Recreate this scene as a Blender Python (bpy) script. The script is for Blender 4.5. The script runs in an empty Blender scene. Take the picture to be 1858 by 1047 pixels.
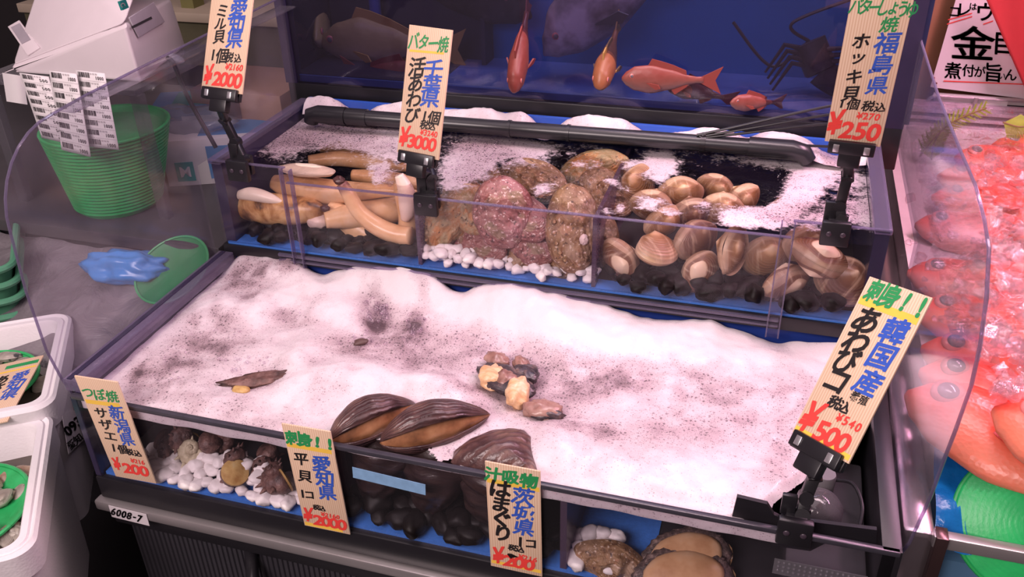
import bpy, bmesh, math, random
from mathutils import Vector, Matrix, noise
sc = bpy.context.scene
COL = sc.collection
R_ = math.radians
# ---------------------------------------------------------------- camera
CP = Vector((0.84126, -1.11475, 0.66826))
CM = Matrix(((0.9575364, -0.1277419, 0.2584685), (0.2874910, 0.4906655, -0.8225548), (-0.0217468, 0.8619335, 0.5065547)))
FPX = 1624.886
cam_d = bpy.data.cameras.new('camera')
cam_d.sensor_fit = 'HORIZONTAL'; cam_d.sensor_width = 36.0; cam_d.lens = FPX / 1858 * 36.0
cam_d.clip_start = 0.02
cam = bpy.data.objects.new('camera', cam_d); COL.objects.link(cam)
cam.matrix_world = Matrix.Translation(CP) @ CM.to_4x4()
sc.camera = cam
# ---------------------------------------------------------------- light and exposure
sc.view_settings.view_transform = 'Standard'; sc.view_settings.look = 'None'
sc.view_settings.gamma = 1.0; sc.view_settings.use_curve_mapping = False
sc.view_settings.exposure = 0.22
sc.cycles.transparent_max_bounces = 32
world = bpy.data.worlds.new('shop'); sc.world = world; world.use_nodes = True
bg = world.node_tree.nodes['Background']; bg.inputs[0].default_value = (0.62, 0.46, 0.50, 1); bg.inputs[1].default_value = 0.22
def area(name, loc, target, sx, sy, energy, color):
    d = bpy.data.lights.new(name, 'AREA'); d.shape = 'RECTANGLE'; d.size = sx; d.size_y = sy
    d.energy = energy; d.color = color
    o = bpy.data.objects.new(name, d); COL.objects.link(o); o.location = loc
    o.rotation_euler = (Vector(target) - Vector(loc)).to_track_quat('-Z', 'Y').to_euler()
    return o
area('tank_lamp', (0.90, 0.02, 0.98), (0.82, -0.15, 0.0), 0.9, 0.12, 6.4, (1.0, 0.72, 0.79))
area('front_fill_lamp', (-0.15, -2.1, 1.50), (0.35, -0.2, -0.1), 1.6, 0.7, 52.0, (1.0, 0.81, 0.81))  # unseen fill light behind the camera, brightens what the front glass shows
area('overhead_fill_lamp', (0.25, -0.35, 2.3), (0.1, -0.2, 0.0), 2.4, 1.6, 22.0, (1.0, 0.80, 0.84))  # unseen soft fill added to brighten the left side and lower contrast
area('fish_case_lamp', (1.40, 0.30, 0.80), (1.28, 0.25, 0.0), 0.7, 0.10, 12.0, (1.0, 0.52, 0.70))
area('rear_tank_lamp', (0.70, 0.42, 0.86), (0.70, 0.42, 0.0), 0.7, 0.1, 2.2, (0.85, 0.86, 1.0))

def U(px, py, ax, v):
    'the point of the plane (axis ax = v) seen at a pixel of the 1858 x 1047 frame'
    d = CM @ Vector(((px - 929.0) / FPX, -(py - 523.5) / FPX, -1.0))
    return CP + d * ((v - CP[ax]) / d[ax])
def PX(p):
    q = CM.transposed() @ (Vector(p) - CP)
    return 929.0 + FPX * q.x / -q.z, 523.5 - FPX * q.y / -q.z
# ---------------------------------------------------------------- mesh building
class MB:
    def __init__(s): s.v = []; s.f = []; s.a = {}
    def add(s, vs, fs, **attr):
        b = len(s.v); s.v += [Vector(p) for p in vs]; s.f += [tuple(i + b for i in f) for f in fs]
        for k in set(attr) | set(s.a):
            l = s.a.setdefault(k, [0.0] * b); l += attr.get(k, [0.0] * len(vs))
        return s
    def xf(s, m):
        s.v = [m @ p for p in s.v]; return s
    def join(s, o):
        return s.add(o.v, o.f, **o.a)
    def box(s, x0, x1, y0, y1, z0, z1, bev=0.0, m=None):
        bm = bmesh.new(); bmesh.ops.create_cube(bm, size=1.0)
        for p in bm.verts:
            p.co = Vector(((x0 + x1) / 2 + p.co.x * (x1 - x0), (y0 + y1) / 2 + p.co.y * (y1 - y0), (z0 + z1) / 2 + p.co.z * (z1 - z0)))
        if bev > 0:
            bmesh.ops.bevel(bm, geom=list(bm.edges), offset=bev, segments=2, affect='EDGES', profile=0.5)
        bmesh.ops.recalc_face_normals(bm, faces=bm.faces)
        bm.verts.index_update()
        vs = [p.co.copy() for p in bm.verts]; fs = [[q.index for q in f.verts] for f in bm.faces]; bm.free()
        if m is not None: vs = [m @ p for p in vs]
        return s.add(vs, fs)
    def tube(s, pts, r, n=10, flat=1.0, up=None, caps=True, **kw):
        pts = [Vector(p) for p in pts]; k = len(pts)
        rs = list(r) if hasattr(r, '__len__') else [r] * k
        t0 = (pts[1] - pts[0]).normalized()
        a = Vector(up) if up else (Vector((0, 0, 1)) if abs(t0.z) < .9 else Vector((1, 0, 0)))
        vs = []; rho = []
        for i in range(k):
            t = (pts[min(i + 1, k - 1)] - pts[max(i - 1, 0)]).normalized()
            a = (a - t * a.dot(t)).normalized(); b = t.cross(a)
            for j in range(n):
                th = 2 * math.pi * j / n
                vs.append(pts[i] + a * (rs[i] * math.cos(th) * flat) + b * (rs[i] * math.sin(th))); rho.append(i / (k - 1))
        fs = [(i * n + j, i * n + (j + 1) % n, (i + 1) * n + (j + 1) % n, (i + 1) * n + j) for i in range(k - 1) for j in range(n)]
        if caps: fs += [tuple(range(n - 1, -1, -1)), tuple((k - 1) * n + j for j in range(n))]
        return s.add(vs, fs, rho=rho)
    def lathe(s, prof, n=32, m=None):
        vs = []; k = len(prof)
        for r, z in prof:
            for j in range(n):
                th = 2 * math.pi * j / n; vs.append(Vector((max(r, 1e-5) * math.cos(th), max(r, 1e-5) * math.sin(th), z)))
        fs = [(i * n + j, i * n + (j + 1) % n, (i + 1) * n + (j + 1) % n, (i + 1) * n + j) for i in range(k - 1) for j in range(n)]
        if m is not None: vs = [m @ p for p in vs]
        return s.add(vs, fs)
    def prism(s, poly, h, m=None):
        n = len(poly); vs = [Vector((x, y, 0)) for x, y in poly] + [Vector((x, y, h)) for x, y in poly]
        fs = [tuple(range(n - 1, -1, -1)), tuple(range(n, 2 * n))] + [(i, (i + 1) % n, n + (i + 1) % n, n + i) for i in range(n)]
        if m is not None: vs = [m @ p for p in vs]
        return s.add(vs, fs)
    def blob(s, c, r, m=None, amp=0.0, sc_=1.0, seed=0, nu=20, nv=12, sq=1.0):
        vs = []; c = Vector(c)
        for i in range(nv + 1):
            ph = math.pi * i / nv
            for j in range(nu):
                th = 2 * math.pi * j / nu
                d = Vector((math.sin(ph) * math.cos(th), math.sin(ph) * math.sin(th), math.cos(ph)))
                k = 1 + amp * noise.noise(d * sc_ + Vector((seed * 7.3, seed * 3.1, 1.7)))
                if sq != 1.0: d = Vector([math.copysign(abs(q) ** sq, q) for q in d])
                p = Vector((d.x * r[0], d.y * r[1], d.z * r[2])) * k
                if m is not None: p = m @ p
                vs.append(c + p)
        fs = [(i * nu + j, (i + 1) * nu + j, (i + 1) * nu + (j + 1) % nu, i * nu + (j + 1) % nu) for i in range(nv) for j in range(nu)]
        return s.add(vs, fs)
    def grid(s, nx, ny, fn, keep=None, attrs=()):
        vs = []; at = {k: [] for k in attrs}; ok = []
        for j in range(ny + 1):
            for i in range(nx + 1):
                r = fn(i / nx, j / ny)
                vs.append(r[0]); ok.append(True if keep is None else keep(i / nx, j / ny, r[0]))
                for k, q in zip(attrs, r[1:]): at[k].append(q)
        w = nx + 1
        fs = [(j * w + i, j * w + i + 1, (j + 1) * w + i + 1, (j + 1) * w + i) for j in range(ny) for i in range(nx)
              if ok[j * w + i] and ok[j * w + i + 1] and ok[(j + 1) * w + i + 1] and ok[(j + 1) * w + i]]
        return s.add(vs, fs, **at)
WM = {}
def link(name, mb, mat, parent=None, world=False, smooth=True, loc=None, ang=40):
    me = bpy.data.meshes.new(name)
    vs = mb.v
    if parent is not None and world:
        inv = WM[parent].inverted(); vs = [inv @ p for p in vs]
    if loc is not None: L = Vector(loc); vs = [p - L for p in vs]
    me.from_pydata([tuple(p) for p in vs], [], mb.f)
    for k, l in mb.a.items():
        a = me.attributes.new(k, 'FLOAT', 'POINT'); a.data.foreach_set('value', l)
    me.validate()
    bm = bmesh.new(); bm.from_mesh(me)
    bmesh.ops.remove_doubles(bm, verts=bm.verts, dist=1e-6)
    loosev = [q for q in bm.verts if not q.link_faces]
    if loosev: bmesh.ops.delete(bm, geom=loosev, context='VERTS')
    bmesh.ops.recalc_face_normals(bm, faces=bm.faces); bm.to_mesh(me); bm.free()
    if smooth:
        me.shade_smooth()
        if ang: me.set_sharp_from_angle(angle=R_(ang))
    o = bpy.data.objects.new(name, me); COL.objects.link(o)
    if mat: me.materials.append(mat)
    if parent is not None: o.parent = parent; WM[o] = WM[parent]
    elif loc is not None: o.location = loc; WM[o] = Matrix.Translation(Vector(loc))
    else: WM[o] = Matrix.Identity(4)
    return o
def tag(o, label=None, cat=None, group=None, kind=None):
    if label: o['label'] = label
    if cat: o['category'] = cat
    if group: o['group'] = group
    if kind: o['kind'] = kind
    return o
def thing(name, label, cat, loc=(0, 0, 0), rot=None, group=None, kind=None):
    o = bpy.data.objects.new(name, None); COL.objects.link(o); o.empty_display_size = .02
    m = Matrix.Translation(Vector(loc))
    if rot is not None: m = m @ (rot.to_4x4() if isinstance(rot, Matrix) else rot)
    o.matrix_world = m; WM[o] = m.copy()
    return tag(o, label, cat, group, kind)
def solo(name, mb, mat, label, cat, group=None, kind=None, **kw):
    n = len(mb.v); c = sum(mb.v, Vector()) / n; c.z = min(p.z for p in mb.v)
    return tag(link(name, mb, mat, loc=c, **kw), label, cat, group, kind)
def part(name, mb, mat, parent, label=None, world=True, **kw):
    o = link(name, mb, mat, parent=parent, world=world, **kw)
    if label: o['label'] = label
    return o
def dup(root, m, label=None, group=None):
    'a copy of a thing with its parts and sub-parts, placed by the matrix m'
    r = root.copy(); COL.objects.link(r); r.matrix_world = m; WM[r] = m.copy()
    if label: r['label'] = label
    if group: r['group'] = group
    for ch in list(root.children):
        c = ch.copy(); COL.objects.link(c); c.parent = r
        for g in list(ch.children):
            d = g.copy(); COL.objects.link(d); d.parent = c
    return r
def frame(loc, x, y, z=None, s=1.0):
    'matrix whose columns are the given axes'
    x = Vector(x).normalized(); y = Vector(y); y = (y - x * y.dot(x)).normalized(); z = x.cross(y)
    if hasattr(s, '__len__'): x, y, z = x * s[0], y * s[1], z * s[2]
    else: x, y, z = x * s, y * s, z * s
    return Matrix(((x.x, y.x, z.x, loc[0]), (x.y, y.y, z.y, loc[1]), (x.z, y.z, z.z, loc[2]), (0, 0, 0, 1)))
def eul(loc, rx, ry, rz, s=1.0):
    m = Matrix.Translation(Vector(loc)) @ Matrix.Rotation(R_(rz), 4, 'Z') @ Matrix.Rotation(R_(ry), 4, 'Y') @ Matrix.Rotation(R_(rx), 4, 'X')
    return m @ (Matrix.Diagonal((*s, 1)) if hasattr(s, '__len__') else Matrix.Scale(s, 4))
def sm(a, b, x):
    t = min(1, max(0, (x - a) / (b - a))); return t * t * (3 - 2 * t)
def nz(x, y, z=0.0): return noise.noise(Vector((x, y, z)))
def inside(poly, x, y):
    c = False; n = len(poly)
    for i in range(n):
        (x1, y1), (x2, y2) = poly[i], poly[(i + 1) % n]
        if (y1 > y) != (y2 > y) and x < (x2 - x1) * (y - y1) / (y2 - y1) + x1: c = not c
    return c
# ---------------------------------------------------------------- materials
class NT:
    def __init__(s, name):
        s.m = bpy.data.materials.new(name); s.m.use_nodes = True; s.t = s.m.node_tree; s.t.nodes.clear()
        s.out = s.n('ShaderNodeOutputMaterial')
    def n(s, typ, props=None, **inp):
        q = s.t.nodes.new(typ)
        for k, v in (props or {}).items(): setattr(q, k, v)
        for k, v in inp.items():
            key = int(k[1:]) if k[0] == 'i' and k[1:].isdigit() else k.replace('_', ' ')
            i = q.inputs[key]
            if hasattr(v, 'links') or isinstance(v, bpy.types.NodeSocket): s.t.links.new(v, i)
            else: i.default_value = (*v, 1) if hasattr(v, '__len__') and len(v) == 3 and i.type == 'RGBA' else v
        return q
    def done(s, shader): s.t.links.new(shader, s.out.inputs[0]); return s.m
    def coord(s, scale=(1, 1, 1), rot=(0, 0, 0), kind='Object'):
        return s.n('ShaderNodeMapping', Vector=s.n('ShaderNodeTexCoord').outputs[kind], Scale=scale, Rotation=rot).outputs[0]
    def noise(s, scale, detail=4, vec=None, rough=.55, dist=0):
        return s.n('ShaderNodeTexNoise', Scale=scale, Detail=detail, Roughness=rough, Distortion=dist, Vector=vec if vec else s.coord()).outputs[0]
    def ramp(s, fac, stops):
        r = s.n('ShaderNodeValToRGB', Fac=fac); e = r.color_ramp.elements
        while len(e) < len(stops): e.new(.5)
        for q, (p, c) in zip(e, stops): q.position = p; q.color = (*c, 1) if len(c) == 3 else c
        return r.outputs[0]
    def val(s, fac, lo, hi, a=0.0, b=1.0):
        return s.n('ShaderNodeMapRange', {'interpolation_type': 'SMOOTHSTEP'}, Value=fac, From_Min=lo, From_Max=hi, To_Min=a, To_Max=b).outputs[0]
    def math(s, op, a, b=0.0): return s.n('ShaderNodeMath', {'operation': op}, i0=a, i1=b).outputs[0]
    def mix(s, fac, a, b):
        q = s.n('ShaderNodeMix', {'data_type': 'RGBA'})
        for i, v in ((0, fac), (6, a), (7, b)):
            if isinstance(v, bpy.types.NodeSocket): s.t.links.new(v, q.inputs[i])
            else: q.inputs[i].default_value = (*v, 1) if hasattr(v, '__len__') else v
        return q.outputs[2]
    def attr(s, name): return s.n('ShaderNodeAttribute', {'attribute_name': name}).outputs['Fac']
    def bump(s, h, strength=.5, dist=.002): return s.n('ShaderNodeBump', Height=h, Strength=strength, Distance=dist).outputs[0]
    def bsdf(s, color, rough=.5, metal=0.0, normal=None, **kw):
        q = s.n('ShaderNodeBsdfPrincipled', Base_Color=color, Roughness=rough, Metallic=metal, **kw)
        if normal is not None: s.t.links.new(normal, q.inputs['Normal'])
        return q.outputs[0]
    def schlick(s, f0=.04, nrm=None):
        q = s.n('ShaderNodeLayerWeight', Blend=.5)
        if nrm is not None: s.t.links.new(nrm, q.inputs['Normal'])
        return s.math('ADD', s.math('MULTIPLY', s.math('POWER', q.outputs['Facing'], 5.0), 1 - f0), f0)
    def mixs(s, fac, a, b): return s.n('ShaderNodeMixShader', i0=fac, i1=a, i2=b).outputs[0]
def plain(name, c, rough=.5, metal=0.0, var=.12, scale=30, bump=0.0, bscale=200, **kw):
    t = NT(name); f = t.noise(scale, 3)
    col = t.mix(f, tuple(q * (1 - var) for q in c), tuple(min(1, q * (1 + var)) for q in c))
    nrm = t.bump(t.noise(bscale, 3), bump, .001) if bump else None
    return t.done(t.bsdf(col, rough, metal, nrm, **kw))
def mottled(name, stops, scale, rough=.5, detail=6, stretch=(1, 1, 1), bump=.3, bscale=None, bdist=.002, dist=0.0, **kw):
    t = NT(name); c = t.coord(stretch); f = t.noise(scale, detail, c, .6, dist)
    nrm = t.bump(t.noise(bscale or scale * 2, 5, c), bump, bdist) if bump else None
    return t.done(t.bsdf(t.ramp(f, stops), rough, 0.0, nrm, **kw))
def clear(name, tint=(.9, .9, .95), haze=.06, hazecol=(.6, .58, .66), rough=.05, refl=1.0, streak=0.0):
    t = NT(name)
    tr = t.n('ShaderNodeBsdfTransparent', Color=tint).outputs[0]
    gl = t.n('ShaderNodeBsdfGlossy', Roughness=rough, Color=(1, 1, 1)).outputs[0]
    fr = t.schlick()
    a = t.mixs(t.math('MULTIPLY', fr, refl), tr, gl)
    df = t.n('ShaderNodeBsdfDiffuse', Color=hazecol).outputs[0]
    if streak:
        f = t.val(t.noise(5, 4, t.coord((1, 1, .6)), .6), .35, .75, haze * (1 - streak), haze * (1 + streak))
    else: f = haze
    return t.done(t.mixs(f, a, df))
BLACK = plain('black_plastic', (.012, .011, .014), .35, var=.2, bump=.05)
BLACKM = plain('black_matte', (.016, .014, .018), .7, var=.3)
NAVY = plain('navy_acrylic', (.030, .024, .055), .15)
DARKRIM = plain('dark_grey_rim', (.045, .042, .055), .25, var=.3, scale=60)
CLEAR = clear('clear_acrylic', (.96, .95, .97), .006, (.55, .50, .58), .05, .45)
PANEL = clear('hazy_acrylic', (.90, .89, .93), .055, (.52, .48, .53), .12, .8, .7)  # diffuse haze puts the grey veil of reflections into the sheet
LAV = clear('lavender_acrylic_edge', (.66, .60, .74), .26, (.30, .26, .38), .1)
TINT = clear('rear_tank_glass', (.60, .58, .72), .022, (.34, .28, .36), .03)  # tint and haze put the dimness of murky water into the glass
DIVID = clear('purple_divider', (.50, .40, .52), .35, (.18, .12, .19), .2)
BLUE = plain('blue_mat', (.045, .18, .58), .6, var=.25, scale=200, bump=.3, bscale=500)
BLUEW = plain('blue_wall', (.018, .045, .26), .4)
STEEL = plain('steel', (.42, .39, .39), .32, .65, var=.08)
SPRING = plain('spring_steel', (.75, .74, .76), .3, .9)
# ================================================================ the setting
HU, DU, WT, FU = .1427, .297, .116, -.0445
def struct(name, mb, mat, **kw): return tag(link(name, mb, mat, **kw), kind='structure')
DARKW = plain('dark_shop_wall', (.020, .016, .018), .8)
struct('floor', MB().box(-2.5, 3, -2.5, 2.2, -.86, -.8), plain('wet_floor', (.020, .018, .020), .35, bump=.2, bscale=40))
struct('wall_back', MB().box(-2.5, 3, 1.9, 1.96, -.8, 1.6), DARKW)
# ================================================================ rear fish tank
rt = thing('aquarium', 'large blue aquarium with black frame standing behind the shellfish tanks', 'aquarium', (.5, .31, .13))
part('front_glass', MB().box(-.012, 1.0, .315, .322, .168, .75), TINT, rt)
part('base_frame', MB().box(-.03, 1.03, .312, .53, .10, .168, .002), BLACK, rt)
part('back_wall', MB().box(-.03, 1.03, .505, .52, .168, .80), plain('aquarium_blue', (.008, .125, .37), .6, var=.3, scale=4), rt)
part('floor_panel', MB().box(-.012, 1.03, .325, .505, .168, .180), plain('aquarium_floor', (.05, .10, .30), .6, var=.3, scale=14), rt)
part('corner_post', MB().box(-.034, -.012, .312, .335, .168, .80), NAVY, rt)
part('corner_post', MB().box(1.0, 1.03, .312, .335, .168, .80), NAVY, rt)
part('side_wall', MB().box(-.034, -.022, .335, .51, .168, .80), plain('aquarium_side', (.012, .012, .03), .06), rt)
part('side_wall', MB().box(1.03, 1.04, .335, .51, .168, .80), plain('aquarium_side_far', (.02, .03, .09), .4), rt)
part('filter_panel', MB().box(-.02, .30, .488, .503, .18, .80).box(.30, .308, .455, .503, .18, .80).box(-.02, .26, .33, .503, .1802, .1815), plain('filter_dark', (.020, .020, .045), .5), rt, 'dark filter panel and dark floor sheet at the left end of the aquarium')  # last box is a thin sheet that darkens the floor's left part
part('filter_pipe', MB().tube([(.085, .47, .182), (.085, .47, .8)], .011, 12), plain('blue_pipe', (.03, .06, .30), .4), rt)
# ================================================================ upper shellfish tank
ut = thing('shellfish_tank', 'upper acrylic tank of three compartments holding long clams, abalones and round clams', 'tank', (.5, .15, -.025))
part('base', MB().box(-.004, 1.004, -.004, .305, -.025, -.004, .001), BLACK, ut)
part('base_strip', MB().box(.10, .88, -.009, -.004, -.0105, -.006).box(.10, .88, -.009, -.004, -.019, -.0155), LAV, ut)
part('floor_mat', MB().box(.004, .996, 0, .030, -.004, 0), BLUE, ut, 'blue floor mat')
part('floor', MB().box(.004, .996, .030, .297, -.004, -.001), BLACKM, ut)  # black here makes the background behind the mat dark
xa, xb = U(523, 308, 1, 0).x, U(1431, 402, 1, 0).x
g = [(0, 0), (1, 0), (1, HU), (xb + .006, HU), (xb + .006, WT + .002), (xa - .006, WT + .002), (xa - .006, HU), (0, HU)]
RXZ = Matrix(((1, 0, 0, 0), (0, 0, 1, 0), (0, 1, 0, 0), (0, 0, 0, 1)))      # (x, z, thickness along y)
part('front_glass', MB().prism(g, .005, Matrix.Translation((0, -.003, 0)) @ RXZ), CLEAR, ut)
part('glass_edge', MB().box(xa - .006, xb + .006, -.0035, .0025, WT + .0012, WT + .0028).box(0, xa - .006, -.0035, .0025, HU - .0008, HU + .0008).box(xb + .006, 1, -.0035, .0025, HU - .0008, HU + .0008), LAV, ut)
for x in (xa, xb):
    part('bracket', MB().box(x - .0085, x + .0085, -.013, -.004, -.034, HU + .001, .0015), CLEAR, ut, 'clear acrylic bracket strap')
    part('bracket_edge', MB().box(x - .0092, x - .0072, -.0135, -.004, -.034, HU + .001).box(x + .0072, x + .0092, -.0135, -.004, -.034, HU + .001), LAV, ut)
for s, x in ((0, 0.0), (1, .982)):
    part('side_wall', MB().box(x, x + .018, .003, .30, -.004, HU - .006), NAVY, ut)
    part('side_rim', MB().box(x - .002, x + .020, -.003, .302, HU - .006, HU + .002, .0015), LAV, ut)
part('back_wall', MB().box(.018, .982, .294, .300, 0, .112), NAVY, ut)  # navy puts the dark tank interior into the wall's colour
part('back_lip', MB().box(.018, .982, .292, .300, .112, .149, .001), plain('blue_lip', (.03, .10, .48), .35), ut, 'blue lip along the back')
for px, py in ((772, 440), (1084, 465)):
    x = U(px, py, 1, .03).x
    mb = MB().box(x - .003, x + .003, .004, .294, 0, .112)
    part('divider', mb, DIVID, ut, 'perforated purple divider')
    mb = MB()
    for i in range(14):
        for j in range(3): mb.box(x - .0036, x + .0036, .008 + j * .008, .011 + j * .008, .006 + i * .0072, .0085 + i * .0072)
    part('perforation', mb, plain('divider_slots', (.05, .035, .06), .6), ut)
# ================================================================ lower shellfish tank
YF, ZT, ZM, ZB = -.381, -.0365, -.172, -.215
lt = thing('shellfish_tank', 'lower wide black-rimmed tank covered in thick pinkish white foam', 'tank', (.5, -.18, ZB))
part('base', MB().box(-.004, 1.022, YF - .003, .03, ZB, ZM - .005, .002), BLACK, lt)
part('floor_mat', MB().box(.008, 1.0, YF + .006, YF + .034, ZM - .005, ZM).box(U(1022, 960, 1, -.375).x, U(1180, 1000, 1, -.375).x, YF + .034, -.12, ZM - .005, ZM), BLUE, lt, 'blue floor mat')
part('floor', MB().box(.008, 1.0, YF + .034, .01, ZM - .006, ZM - .002), BLACKM, lt)  # black keeps the tank dark behind the mat
part('front_glass', MB().box(.004, 1.016, YF, YF + .005, ZM - .004, ZT - .0065), CLEAR, lt)
part('front_rim', MB().box(-.002, 1.020, YF - .0012, YF + .0062, ZT - .0065, ZT, .0012), DARKRIM, lt, 'dark grey front rim')
part('side_wall', MB().box(-.004, .006, YF, .02, ZM - .004, ZT - .004), NAVY, lt)
part('side_wall', MB().box(1.002, 1.022, YF, .02, ZM - .004, ZT, .001), BLACK, lt)
part('back_wall', MB().box(.004, 1.004, .012, .02, ZM, -.026), BLUEW, lt, 'blue back wall')
part('side_rail', MB().box(-.012, .014, YF + .004, -.006, -.034, -.016, .001), LAV, lt, 'clear lavender rail on the left rim')
part('rail_groove', MB().box(-.006, .001, YF + .006, -.008, -.0165, -.0148), NAVY, lt)
part('rail_face', MB().box(.0142, .0172, YF + .012, -.006, -.046, -.018), CLEAR, lt)
XD1, XD2 = U(592, 880, 1, -.375).x, U(1022, 960, 1, -.375).x
for x in (XD1, XD2): part('divider', MB().box(x - .004, x + .004, YF + .007, -.05, ZM, -.062), DIVID, lt, 'purple divider')
part('tape', MB().box(0, .095, -.0006, 0, 0, .017, 0, frame(U(641, 866, 1, YF - .0005), (1, 0, -.055), (0, 1, 0))), plain('blue_tape', (.22, .40, .62), .6, var=.25, scale=90), lt, 'strip of pale blue tape on the front glass')
# ================================================================ stand
st = thing('tank_stand', 'black stand with a steel front rail under the lower tank', 'stand', (.5, -.2, -.8))
part('rail', MB().box(-.012, 1.05, YF - .012, YF + .004, ZB - .018, ZB - .001, .003), STEEL, st, 'steel front rail')
part('body', MB().box(.0, 1.02, YF + .03, .28, -.8, ZB - .018), BLACKM, st)
part('apron', MB().box(.0, 1.03, YF + .002, YF + .03, ZB - .052, ZB - .018, .002), BLACK, st)
mb = MB().box(.012, .42, YF + .018, YF + .029, -.60, ZB - .056)
for i in range(50): mb.tube([(.014 + i * .0081, YF + .018, -.60), (.014 + i * .0081, YF + .018, ZB - .057)], .0026, 6)
part('ribbed_panel', mb, plain('ribbed_black', (.035, .033, .040), .4), st, 'black ribbed front panel')
part('drain_pipe', MB().tube([(.215, YF + .012, ZB - .052), (.215, YF + .008, ZB - .075), (.222, YF - .006, ZB - .088), (.222, YF - .006, ZB - .14)], .009, 12), BLACK, st)
part('sticker', MB().box(0, .062, -.0008, 0, -.016, .006, 0, frame(U(199, 922, 1, YF - .0125), (1, 0, -.02), (0, 1, 0))), plain('sticker_white', (.62, .58, .60), .5), st, 'white number sticker')
# ================================================================ side guards
prof = [(.315, .135), (.322, .25), (.325, .318), (.30, .322), (-.20, .309), (-.262, .305)]
for i in range(1, 9):
    a = i / 8 * math.pi / 2; prof.append((-.262 - .112 * math.sin(a), .195 + .110 * math.cos(a)))
prof += [(-.380, .12), (-.380, .03), (-.372, -.02), (-.362, -.058), (-.33, -.045), (-.010, -.045), (-.010, .135)]
def guard(name, x, label, prof):
    o = thing(name, label, 'panel', (x, 0, -.04))
    m = Matrix(((0, 0, 1, x), (1, 0, 0, 0), (0, 1, 0, 0), (0, 0, 0, 1)))
    part('sheet', MB().prism(prof, .004, m), PANEL, o, smooth=False)
    part('edge', MB().tube([(x + .002, y, z) for y, z in prof[:-3]], .0018, 6), LAV, o, 'lavender polished edge')
    return o
gl = guard('acrylic_guard', -.020, 'tall clear acrylic side guard at the left end of the tanks', prof)
pr = [(.40, .135), (.45, .30), (.33, .303), (.06, .300), (-.15, .308), (-.245, .313), (-.31, .308), (-.349, .300), (-.383, .271), (-.405, .235), (-.413, .20), (-.405, .145), (-.396, .10), (-.388, .05), (-.36, -.04), (-.335, -.085), (-.32, -.085), (-.01, -.045), (-.01, .135)]
gr = guard('acrylic_guard', 1.028, 'tall clear acrylic side guard between the tanks and the red fish', pr)
part('top_lip', MB().box(-.019, .012, -.255, .305, .3065, .3095, .001), PANEL, gl, 'bent lip along the top of the guard')
# ================================================================ foam and water
def field(px, py, bl):
    s = 0.0
    for b in bl:
        x, y, rx, ry, a, w = b
        dx, dy = px - x, py - y
        if a: ca, sa = math.cos(R_(a)), math.sin(R_(a)); dx, dy = dx * ca + dy * sa, -dx * sa + dy * ca
        q = (dx / rx) ** 2 + (dy / ry) ** 2
        if q < 6: s += w * math.exp(-q)
    return s
def foam_mat(name, alpha=False):
    t = NT(name)
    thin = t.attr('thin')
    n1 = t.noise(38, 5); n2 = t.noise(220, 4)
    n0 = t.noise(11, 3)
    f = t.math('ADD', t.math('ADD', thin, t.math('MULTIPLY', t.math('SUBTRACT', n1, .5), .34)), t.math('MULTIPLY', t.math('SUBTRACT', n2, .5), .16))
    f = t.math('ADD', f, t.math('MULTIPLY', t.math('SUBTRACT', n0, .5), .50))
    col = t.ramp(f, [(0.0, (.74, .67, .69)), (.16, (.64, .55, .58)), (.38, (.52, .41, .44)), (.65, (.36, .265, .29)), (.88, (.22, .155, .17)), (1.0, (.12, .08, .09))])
    def bub(scale, r, lo, hi):
        v = t.n('ShaderNodeTexVoronoi', Scale=scale, Vector=t.coord(), Randomness=1.0)
        spot = t.val(v.outputs[0], r * .6, r, 1, 0)
        q = t.n('ShaderNodeSeparateColor', Color=v.outputs['Color']).outputs[0]
        th = t.val(t.math('ADD', f, t.math('MULTIPLY', q, .55)), lo, hi)
        return t.math('MULTIPLY', spot, th), v.outputs[0]
    b1, d1 = bub(190, .38, .52, .85); b2, d2 = bub(420, .42, .42, .78); b3, d3 = bub(900, .38, .35, .9)
    dark = t.math('MAXIMUM', t.math('MULTIPLY', b1, .75), t.math('MAXIMUM', t.math('MULTIPLY', b2, .62), t.math('MULTIPLY', b3, .16)))
    col = t.mix(dark, col, (.085, .055, .07))
    h = t.math('SUBTRACT', t.math('MULTIPLY', t.noise(90, 6), 1.0), t.math('MULTIPLY', dark, .35))
    h = t.math('ADD', h, t.math('MULTIPLY', t.noise(900, 2), .22))
    nrm = t.bump(h, .42, .0018)
    rg = t.val(t.noise(1500, 1), .45, .62, .12, .75)
    sh = t.bsdf(col, rg, 0.0, nrm, Subsurface_Weight=(0.0 if alpha else .55), Subsurface_Scale=.012, Subsurface_Radius=(1.0, .85, .88))
    if not alpha: return t.done(sh)
    dens = t.attr('dens')
    e = t.math('ADD', dens, t.math('ADD', t.math('MULTIPLY', t.math('SUBTRACT', t.noise(45, 5, dist=.6), .5), 1.15), t.math('MULTIPLY', t.math('SUBTRACT', n2, .5), .8)))
    al = t.val(e, .40, .86, 0, .94)
    al = t.math('MULTIPLY', al, t.math('SUBTRACT', 1.0, t.math('MULTIPLY', dark, .6)))
    wb = t.bump(t.noise(28, 4, dist=.8), .35, .01)
    tr = t.n('ShaderNodeBsdfTransparent', Color=(.84, .78, .78)).outputs[0]
    gl = t.n('ShaderNodeBsdfGlossy', Roughness=.06, Color=(1, 1, 1), Normal=wb).outputs[0]
    fr = t.schlick(.03, wb)
    return t.done(t.mixs(al, t.mixs(fr, tr, gl), sh))
FOAM = foam_mat('foam'); FOAMW = foam_mat('foam_on_water', True)
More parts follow.
